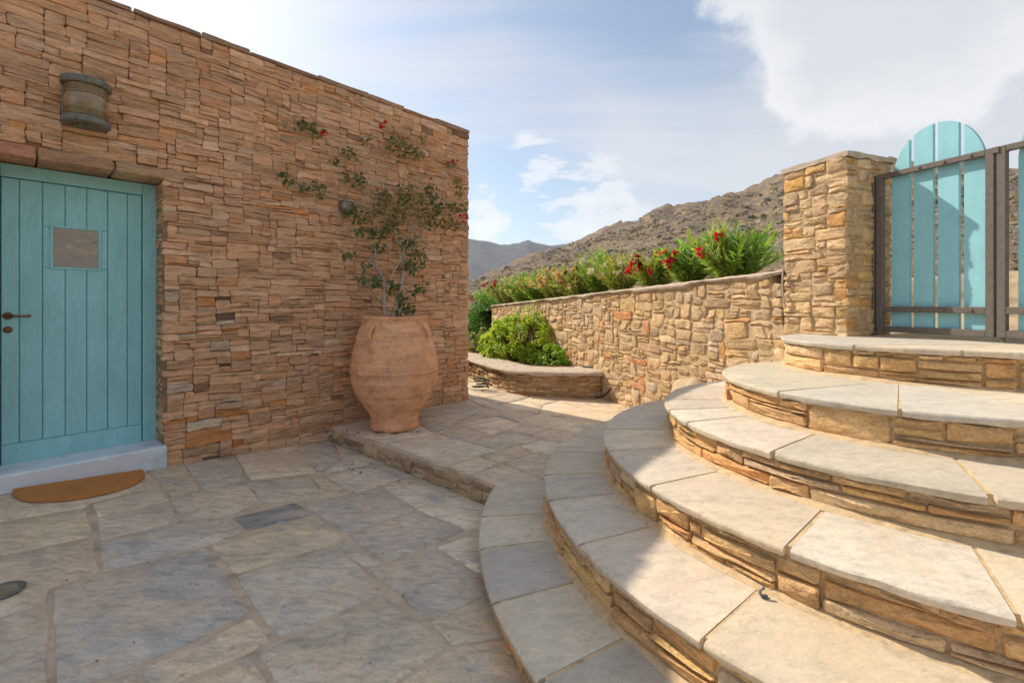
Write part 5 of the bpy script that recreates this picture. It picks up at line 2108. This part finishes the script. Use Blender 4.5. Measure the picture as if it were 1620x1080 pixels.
# ------------------------------------------------------------------ DOORMAT
m, t, b, pos = material('coir')
n1 = t.noise(pos, 220.0, 3, 0.7)
n2 = t.noise(pos, 12.0, 4, 0.6)
cc = t.mix(0.8, (0.62, 0.255, 0.068), t.ramp(n1, [(0.25, 0.5), (0.5, 1.0), (0.75, 1.35)]), 'MULTIPLY')
cc = t.mix(0.5, cc, t.ramp(n2, [(0.3, 0.8), (0.5, 1.0), (0.7, 1.15)]), 'MULTIPLY')
t.l.new(cc, b.inputs['Base Color'])
b.inputs['Roughness'].default_value = 0.95
bump(t, b, n1, 1.0, 0.006)
M_COIR = m
mc = HF(0, 0, 0)
d0, d1 = on_terrace(20, 792), on_terrace(228, 749)
u0_, u1_ = float(np.dot(d1 - CORNER, HU)), float(np.dot(d0 - CORNER, HU))
um, hw = (u0_ + u1_) / 2, (u1_ - u0_) / 2
dep = 0.62
n = 40
outl = []
for k in range(n + 1):
    a = math.pi * k / n
    outl.append((um - hw * math.cos(a) * 1.0, 0.035 + dep * 0.62 * (math.sin(a) ** 0.72)))
vs, fs = [], []
cw = (um, 0.035 + dep * 0.25)
for (sc, h_) in ((1.0, 0.0), (1.0, 0.010), (0.985, 0.015), (0.6, 0.016)):
    for (u, w_) in outl:
        uu, ww_ = cw[0] + (u - cw[0]) * sc, cw[1] + (w_ - cw[1]) * sc
        p = HF(uu, 0, ww_)
        vs.append((p[0], p[1], terr_z(p[0], p[1]) + 0.008 + h_ + 0.003 * noise.noise(Vector((uu * 5, ww_ * 5, 0)))))
m_ = len(outl)
for r in range(3):
    for k in range(m_):
        k2 = (k + 1) % m_
        fs.append((r * m_ + k, r * m_ + k2, (r + 1) * m_ + k2, (r + 1) * m_ + k))
fs.append(tuple(3 * m_ + k for k in range(m_)))
mat_o = MB().add(vs, fs).build('doormat', M_COIR, smooth=True, sharp=50)
tag(mat_o, 'half-moon orange coir doormat in front of the door step', 'doormat')

# ------------------------------------------------------------------ SMALL THINGS
M_HOSE = plain_material('black_hose', (0.022, 0.022, 0.02), 0.5, 0.4)
M_GHOSE = plain_material('green_hose', (0.05, 0.07, 0.05), 0.55, 0.4)
M_CABLE = plain_material('pale_cable', (0.52, 0.40, 0.31), 0.7, 0.3)
ph = [np.array((x * H, y * H, z)) for (x, y, z) in ((0.74, 4.82, ZPL + 0.018), (0.84, 4.72, ZPL + 0.022), (0.935, 4.60, ZPL + 0.026), (0.985, 4.50, ZPL + 0.012), (0.990, 4.46, ZPL - 0.06), (0.965, 4.44, ZPL - 0.15), (0.91, 4.42, PZ + 0.03), (0.84, 4.40, PZ - 0.018), (0.79, 4.40, PZ - 0.022))]
o = MB().tube(catmull(ph, 8), 0.011, 8).build('water_pipe', M_HOSE, smooth=True)
tag(o, 'black water pipe curving over the end of the planter', 'pipe')
cc0 = on_plat(750, 618)
P = []
for k in range(60):
    a = k * 0.36
    r = 0.075 + 0.02 * math.sin(k * 0.21)
    P.append(np.array((cc0[0] + 0.10 + r * math.cos(a) * 1.25 + 0.012 * math.sin(k * .5), cc0[1] + 0.05 + r * math.sin(a), PZ + 0.014 + 0.0022 * k)))
last = P[-1]
P += [last + np.array((0.05 * k, -0.010 * k, -0.006 * k)) for k in range(1, 5)]
o = MB().tube(P, 0.009, 7).build('hose_coil', M_GHOSE, smooth=True)
tag(o, 'small coil of dark green hose at the house corner', 'hose')
cb = [on_wall(1239, 424, 0.03), on_wall(1238, 440, 0.034), on_wall(1238, 455, 0.03), on_wall(1239, 470, 0.032), on_wall(1243, 486, 0.026)]
o = MB().tube(catmull(cb, 6), 0.007, 7).build('cable', M_CABLE, smooth=True)
tag(o, 'pale cable hanging down beside the gate pillar', 'cable')
# pale lump of rendered rock at the foot of the wall
bc_ = on_wall(1094, 600, 0.10)
mb = MB()
vs, fs = [], []
nr_, nc_ = 12, 24
for j in range(nr_ + 1):
    ph_ = math.pi / 2 * j / nr_
    for k in range(nc_):
        th = 2 * math.pi * k / nc_
        d = np.array((math.cos(th) * math.cos(ph_), math.sin(th) * math.cos(ph_), math.sin(ph_)))
        r = 1 + 0.16 * noise.noise(Vector(d * 1.7)) + 0.05 * noise.noise(Vector(d * 5))
        uu, ww_ = d[0] * 0.33 * r, d[1] * 0.24 * r
        p = bc_[:2] + WD * uu + WN * ww_
        vs.append((p[0], p[1], 0.10 + d[2] * 0.52 * r))
for j in range(nr_):
    for k in range(nc_):
        k2 = (k + 1) % nc_
        fs.append((j * nc_ + k, j * nc_ + k2, (j + 1) * nc_ + k2, (j + 1) * nc_ + k))
M_BOULD = plain_material('pale_boulder', (0.52, 0.40, 0.25), 0.92, 0.15, grain=0.3, gscale=14, relief=0.014)
o = mb.add(vs, fs).build('boulder', M_BOULD, smooth=True)
tag(o, 'rounded pale boulder built into the foot of the retaining wall', 'boulder')
# recessed ground light in the terrace
gc = on_terrace(2, 938)
gz = terr_z(*gc) + 0.0075
gl = empty('ground_light', (*gc, gz), 'round recessed ground light cut off by the left edge', 'lamp')
MB().lathe([(0.072, 0.0), (0.072, 0.004), (0.066, 0.007), (0.050, 0.006), (0.047, 0.002)], (*gc, gz), 32).build('ring', M_COPPER, gl, smooth=True, sharp=40)
MB().lathe([(0.049, 0.0025), (0.03, 0.004), (0.001, 0.0045)], (*gc, gz), 32).build('glass', M_LENS, gl, smooth=True)
# eye bolt let into the second tread
eb = on_z(1204, 946, ZST[1] + PITCH * 0.7)
e3 = np.array((*eb, ZST[1] + PITCH * 0.7 + 0.001))
hk = MB()
disc(hk, e3 + np.array((0.012, 0, 0)), (0, 0, 1), 0.014, 0.004, 12)
P = []
for k in range(10):
    a = math.radians(-40 + 25 * k)
    P.append(e3 + np.array((0.010 - 0.015 * math.sin(a) * 0.9, 0, 0.020 + 0.013 * -math.cos(a))))
P = [e3 + np.array((0.012, 0, 0.003)), e3 + np.array((0.014, 0, 0.012))] + P
hk.tube(P, 0.005, 8)
o = hk.build('tether_hook', plain_material('zinc', (0.24, 0.235, 0.22), 0.5, 0.4, metal=0.5, grain=0.3, gscale=60), smooth=True, sharp=50)
tag(o, 'small grey metal hook fixed on a stair tread', 'hook')
# dead leaves and dirt at the foot of the jar and in the corner
rng = random.Random(64)
mb = MB()
for _ in range(120):
    zone = rng.random()
    if zone < 0.5:
        px_, py_ = rng.gauss(618, 20), rng.gauss(684, 4)
        p = on_plat(px_, py_)
        z_ = plat_z(*p)
    elif zone < 0.8:
        px_, py_ = rng.gauss(600, 70), rng.gauss(735, 20)
        p = on_terrace(px_, py_)
        z_ = terr_z(*p)
    else:
        px_, py_ = rng.gauss(535, 14), rng.gauss(688, 4)
        p = on_plat(px_, py_)
        z_ = plat_z(*p)
    L = rng.uniform(0.012, 0.035)
    leaf(mb, (*p, z_ + 0.010 + rng.uniform(0, 0.006)), (rng.uniform(-1, 1), rng.uniform(-1, 1), rng.uniform(-.1, .25)), (rng.uniform(-.4, .4), rng.uniform(-.4, .4), 1), L, L * 0.4, vary(rng, rng.choice([(0.08, 0.045, 0.03), (0.16, 0.08, 0.05), (0.05, 0.04, 0.03)])), 0.3, 0.1)
for _ in range(220):
    if rng.random() < 0.6:
        p = on_terrace(rng.uniform(0, 760), rng.uniform(720, 1075))
        z_ = terr_z(*p)
    else:
        p = on_plat(rng.uniform(640, 980), rng.uniform(640, 740))
        z_ = plat_z(*p)
        if np.linalg.norm(p - CEN) < RAD[1] + 0.03:
            continue
    L = rng.uniform(0.004, 0.012)
    leaf(mb, (*p, z_ + 0.010), (rng.uniform(-1, 1), rng.uniform(-1, 1), rng.uniform(0, .3)), (rng.uniform(-.4, .4), rng.uniform(-.4, .4), 1), L, L * 0.45, vary(rng, rng.choice([(0.10, 0.06, 0.04), (0.22, 0.15, 0.09), (0.45, 0.36, 0.26)])), 0.3, 0.1)
o = mb.build('dry_leaves', M_LEAF)
tag(o, 'dry leaves and grit scattered round the jar and over the paving', 'leaves', kind='stuff')

# ------------------------------------------------------------------ LAND
m, t, b, pos = material('hillside')
n1 = t.noise(pos, 0.045, 4, 0.62, 0.5)
n2 = t.noise(pos, 0.35, 4, 0.65, 0.4)
n3 = t.noise(pos, 2.2, 5, 0.65, 0.3)
n4 = t.noise(t.mapping(pos, loc=(40, 9, 3)), 0.12, 4, 0.65, 0.6)
cc = t.ramp(n2, [(0.30, (0.12, 0.09, 0.06)), (0.46, (0.22, 0.158, 0.095)), (0.60, (0.34, 0.245, 0.135)), (0.78, (0.46, 0.335, 0.18))])
cc = t.mix(t.smooth(n4, 0.42, 0.54, 0, 0.85), cc, t.ramp(n3, [(0.3, (0.09, 0.07, 0.055)), (0.5, (0.165, 0.13, 0.10)), (0.7, (0.26, 0.205, 0.155))]))
cc = t.mix(t.smooth(n1, 0.5, 0.64, 0, 0.55), cc, (0.16, 0.122, 0.092))
cc = t.mix(0.6, cc, t.ramp(n3, [(0.28, 0.5), (0.5, 1.0), (0.75, 1.3)]), 'MULTIPLY')
t.l.new(cc, b.inputs['Base Color'])
b.inputs['Roughness'].default_value = 0.95
b.inputs['Specular IOR Level'].default_value = 0.1
bump(t, b, t.math('ADD', n2, t.math('MULTIPLY', n3, 0.4)), 0.8, 0.6)
M_HILL = m

SILX = [-2.2, -1.2, -0.6, -0.2, -0.095, -0.055, -0.014, 0.055, 0.123, 0.164, 0.205, 0.26, 0.33, 0.40, 0.465, 0.534, 0.59, 0.8, 1.09, 1.6, 2.4]
SILV = [0.03, 0.03, 0.03, 0.040, 0.050, 0.066, 0.085, 0.105, 0.128, 0.146, 0.166, 0.187, 0.210, 0.231, 0.250, 0.262, 0.292, 0.305, 0.308, 0.30, 0.26]
SILD = [200, 200, 220, 260, 280, 300, 330, 380, 430, 430, 420, 410, 400, 385, 370, 355, 340, 290, 240, 200, 160]


def ridge_at(az):
    """height above the eye and distance of the skyline ridge in a compass direction"""
    if abs(az) < 1.17:
        k = math.tan(az)
        v = float(np.interp(k, SILX, SILV)) * math.cos(az)
        D = float(np.interp(k, SILX, SILD)) / math.cos(az) ** 0.5
    else:
        e = min(1.0, (abs(az) - 1.17) / 0.7)
        v0_ = (0.26 if az > 0 else 0.03) * 0.39
        far_v = float(np.interp(az, [-3.15, -2.6, -1.2, 1.2, 1.6, 2.5, 3.15], [0.10, 0.075, 0.03, 0.20, 0.24, 0.22, 0.10]))
        v = v0_ * (1 - e) + far_v * e
        D = 260.0
    return v, D


def fbm(x, y, s, oct_=5):
    return noise.fractal(Vector((x * s, y * s, 3.7)), 0.9, 2.1, oct_)


def land_z(x, y):
    r = math.hypot(x, y)
    az = math.atan2(x, y)
    v, D = ridge_at(az)
    base = float(np.interp(r, [0, 9, 16, 24, 40], [-0.6, -0.6, 0.5, 1.45, 1.75]))
    if r <= 24:
        return base
    ZR = H + v * D
    t_ = min(1.0, (r - 24) / (D - 24))
    z = base + (ZR - base) * (t_ ** 1.30)
    if r > D:
        z = ZR - (r - D) * 0.10
    crag = fbm(x, y, 0.03, 6) * 0.020 * r * min(1, (r - 24) / 60)
    crag += max(0, noise.noise(Vector((x * 0.11, y * 0.11, 8)))) * 0.010 * r * min(1, (r - 24) / 60)
    return z + crag * (1 if r < D else 0.4) - 0.010 * r * min(1, (r - 24) / 60)


mb = MB()
vs, fs = [], []
rads = [0.0, 4.0, 7.0, 9, 11, 13, 15, 17, 20, 24, 28]
while rads[-1] < 620:
    rads.append(rads[-1] * 1.024 + 0.2)
rads += [700, 850, 1100, 1500, 2000, 2450]
azs = list(np.radians(np.linspace(-180, -12, 50))) + list(np.radians(np.linspace(-11.6, 52, 330))) + list(np.radians(np.linspace(53, 179, 40)))
for r in rads:
    for a in azs:
        x, y = r * math.sin(a), r * math.cos(a)
        vs.append((x, y, land_z(x, y) if r < 700 else max(-5.0, land_z(x, y))))
na = len(azs)
for j in range(len(rads) - 1):
    for k in range(na):
        k2 = (k + 1) % na
        fs.append((j * na + k, (j + 1) * na + k, (j + 1) * na + k2, j * na + k2))
land = mb.add(vs, fs).build('hillside', M_HILL, smooth=True, origin=(0, 0, 0))
tag(land, kind='structure')

# far mountain ridge
m, t, b, pos = material('far_mountain')
n1 = t.noise(pos, 0.012, 4, 0.65, 0.4)
n2 = t.noise(pos, 0.06, 4, 0.65, 0.3)
cc = t.mix(t.smooth(n1, 0.4, 0.62), (0.062, 0.058, 0.054), (0.095, 0.088, 0.078))
cc = t.mix(0.7, cc, t.ramp(n2, [(0.3, 0.6), (0.5, 1.0), (0.7, 1.3)]), 'MULTIPLY')
t.l.new(cc, b.inputs['Base Color'])
b.inputs['Roughness'].default_value = 0.95
bump(t, b, n2, 0.8, 6.0)
FX = [-1.3, -0.7, -0.3, -0.15, -0.095, -0.070, -0.052, -0.028, -0.012, 0.010, 0.024, 0.034, 0.046, 0.060, 0.085, 0.105, 0.125, 0.2, 0.35, 0.7]
FV = [0.06, 0.09, 0.13, 0.145, 0.1405, 0.1385, 0.135, 0.129, 0.1285, 0.131, 0.136, 0.1395, 0.1335, 0.1325, 0.1265, 0.1285, 0.130, 0.14, 0.15, 0.12]
mb = MB()
vs, fs = [], []
nx_ = 260
ks = np.linspace(-1.1, 0.62, nx_)
Ys = [900, 1000, 1100, 1200, 1300, 1400, 1500, 1570, 1620, 1680, 1800, 2100]
for j, Y in enumerate(Ys):
    for k in ks:
        v = float(np.interp(k, FX, FV)) * 1600
        t_ = max(0, (Y - 850) / (1620 - 850))
        z = H + v * (t_ ** 1.15 if Y <= 1620 else 1 - (Y - 1620) / 700)
        if Y != 1620:
            z += fbm(k * 1600, Y, 0.004, 6) * 20 * (1 if Y < 1620 else 0.2)
        else:
            z += fbm(k * 1600, Y, 0.03, 5) * 4.5
        vs.append((k * 1600 * (0.6 + 0.4 * Y / 1620), Y, z if j else -5))
for j in range(len(Ys) - 1):
    for k in range(nx_ - 1):
        a = j * nx_ + k
        fs.append((a, a + 1, a + nx_ + 1, a + nx_))
o = mb.add(vs, fs).build('mountain', m, smooth=True)
tag(o, kind='structure')

# garden behind the retaining wall, rising to the hillside
M_GARD = plain_material('dry_ground', (0.44, 0.33, 0.20), 0.95, 0.1, grain=0.45, gscale=5, relief=0.03)


def gard_z(u, s):
    wz = wtop(max(u, PW)) - 0.10
    g = ZG - 0.012 + 0.13 * max(0, s - 0.6)
    k = min(1, max(0, (u - 0.25) / 0.4)) if s < 3 else 1
    near = g + (wz + 0.05 * s - g) * k
    if s < 0.7 and u < PW + 0.05:
        near = min(near, ZG - 0.012)
    z = near + 0.05 * noise.noise(Vector((u * 0.9, s * 0.9, 0)))* min(1, max(0, s - 0.5))
    return z


mb = MB()
vs, fs = [], []
us = list(np.linspace(-9, -1, 12)) + list(np.linspace(-0.8, 9, 50)) + list(np.linspace(9.6, 22, 14))
ss = list(np.linspace(0.12, 3, 22)) + list(np.linspace(3.4, 30, 26))
for s in ss:
    for u in us:
        p = WO + WD * u - WN * s
        vs.append((p[0], p[1], gard_z(u, s) if s < 26 else gard_z(u, s) - 1.2))
nu_ = len(us)
for j in range(len(ss) - 1):
    for k in range(nu_ - 1):
        a = j * nu_ + k
        fs.append((a, a + 1, a + nu_ + 1, a + nu_))
gard = mb.add(vs, fs).build('garden_ground', M_GARD, smooth=True)
tag(gard, kind='structure')

# rocks and scrub on the hillside
rng = random.Random(8)
ico_v = []
ph_ = (1 + 5 ** 0.5) / 2
for a in (-1, 1):
    for b_ in (-ph_, ph_):
        ico_v += [(0, a, b_), (a, b_, 0), (b_, 0, a)]
ico_v = np.array(ico_v, float)
ico_v /= np.linalg.norm(ico_v[0])
ico_f = []
for i in range(12):
    for j in range(i + 1, 12):
        for k in range(j + 1, 12):
            e = [np.linalg.norm(ico_v[x] - ico_v[y]) for x, y in ((i, j), (j, k), (i, k))]
            if max(e) < 1.1:
                n_ = np.cross(ico_v[j] - ico_v[i], ico_v[k] - ico_v[i])
                ico_f.append((i, j, k) if np.dot(n_, ico_v[i]) > 0 else (i, k, j))
rocks, scrub = MB(), MB()
for q in range(10400):
    a = math.radians(rng.uniform(-9, 52) if q < 9000 else rng.uniform(105, 150))
    v, D = ridge_at(a)
    r = 26 + (0.86 * D - 26) * rng.random() ** 0.8
    x, y = r * math.sin(a), r * math.cos(a)
    z = land_z(x, y)
    dens = noise.noise(Vector((x * 0.02, y * 0.02, 1.0)))
    if rng.random() < 0.45:
        s = min(0.006 * r, rng.lognormvariate(math.log(0.0020 * r + 0.07), 0.55))
        if dens < -0.15 and rng.random() < 0.6:
            continue
        sc = np.array((rng.uniform(0.8, 1.5), rng.uniform(0.8, 1.4), rng.uniform(0.45, 0.9))) * s
        V = ico_v * (1 + np.array([[rng.uniform(-0.3, 0.3)] for _ in range(12)])) * sc
        rocks.add(V + np.array((x, y, z + 0.1 * s)), ico_f, vary(rng, rng.choice([(0.30, 0.24, 0.185), (0.36, 0.29, 0.22), (0.24, 0.19, 0.15), (0.40, 0.31, 0.22)]), 0.15, 0.04))
    else:
        s = rng.lognormvariate(math.log(0.0022 * r + 0.10), 0.45)
        cl = vary(rng, rng.choice([(0.13, 0.125, 0.05), (0.17, 0.15, 0.06), (0.10, 0.115, 0.045), (0.22, 0.18, 0.08)]), 0.2)
        for _ in range(7):
            d = unit((rng.gauss(0, 1), rng.gauss(0, 1), abs(rng.gauss(0, .7))))
            c0 = np.array((x, y, z)) + d * s * np.array((1, 1, 0.7)) * rng.uniform(0.4, 1.0)
            e1, e2 = (np.array((rng.gauss(0, 1), rng.gauss(0, 1), rng.gauss(0, 1))) * s * 0.34 for _ in range(2))
            scrub.add([c0 + e1, c0 + e2, c0 - e1, c0 - e2], [(0, 1, 2, 3)], cl)
M_ROCK = plain_material('hill_rock', (0.3, 0.24, 0.18), 0.95, 0.1, grain=0.35, gscale=2.5, relief=0.1, use_col=True)
o = rocks.build('hillside_rocks', M_ROCK)
tag(o, 'grey brown boulders strewn over the dry hillside', 'rocks', kind='stuff')
o = scrub.build('hillside_scrub', M_LEAF)
tag(o, 'low dark scrub dotting the dry hillside', 'scrub', kind='stuff')

# ------------------------------------------------------------------ AIR
hz = MB()
hz.box((-2600, -2600, -12), (5200, 0, 0), (0, 5200, 0), (0, 0, 300))
m = bpy.data.materials.new('air')
m.use_nodes = True
t = NT(m.node_tree)
t.n.remove(t.n['Principled BSDF'])
pv = t.node('ShaderNodeVolumePrincipled')
pv.inputs['Color'].default_value = (0.66, 0.80, 1.0, 1)
pv.inputs['Density'].default_value = 0.00016
pv.inputs['Anisotropy'].default_value = 0.2
t.l.new(pv.outputs[0], t.n['Material Output'].inputs['Volume'])
o = hz.build('haze', m)
tag(o, 'thin bluish haze in the air', 'haze', kind='stuff')
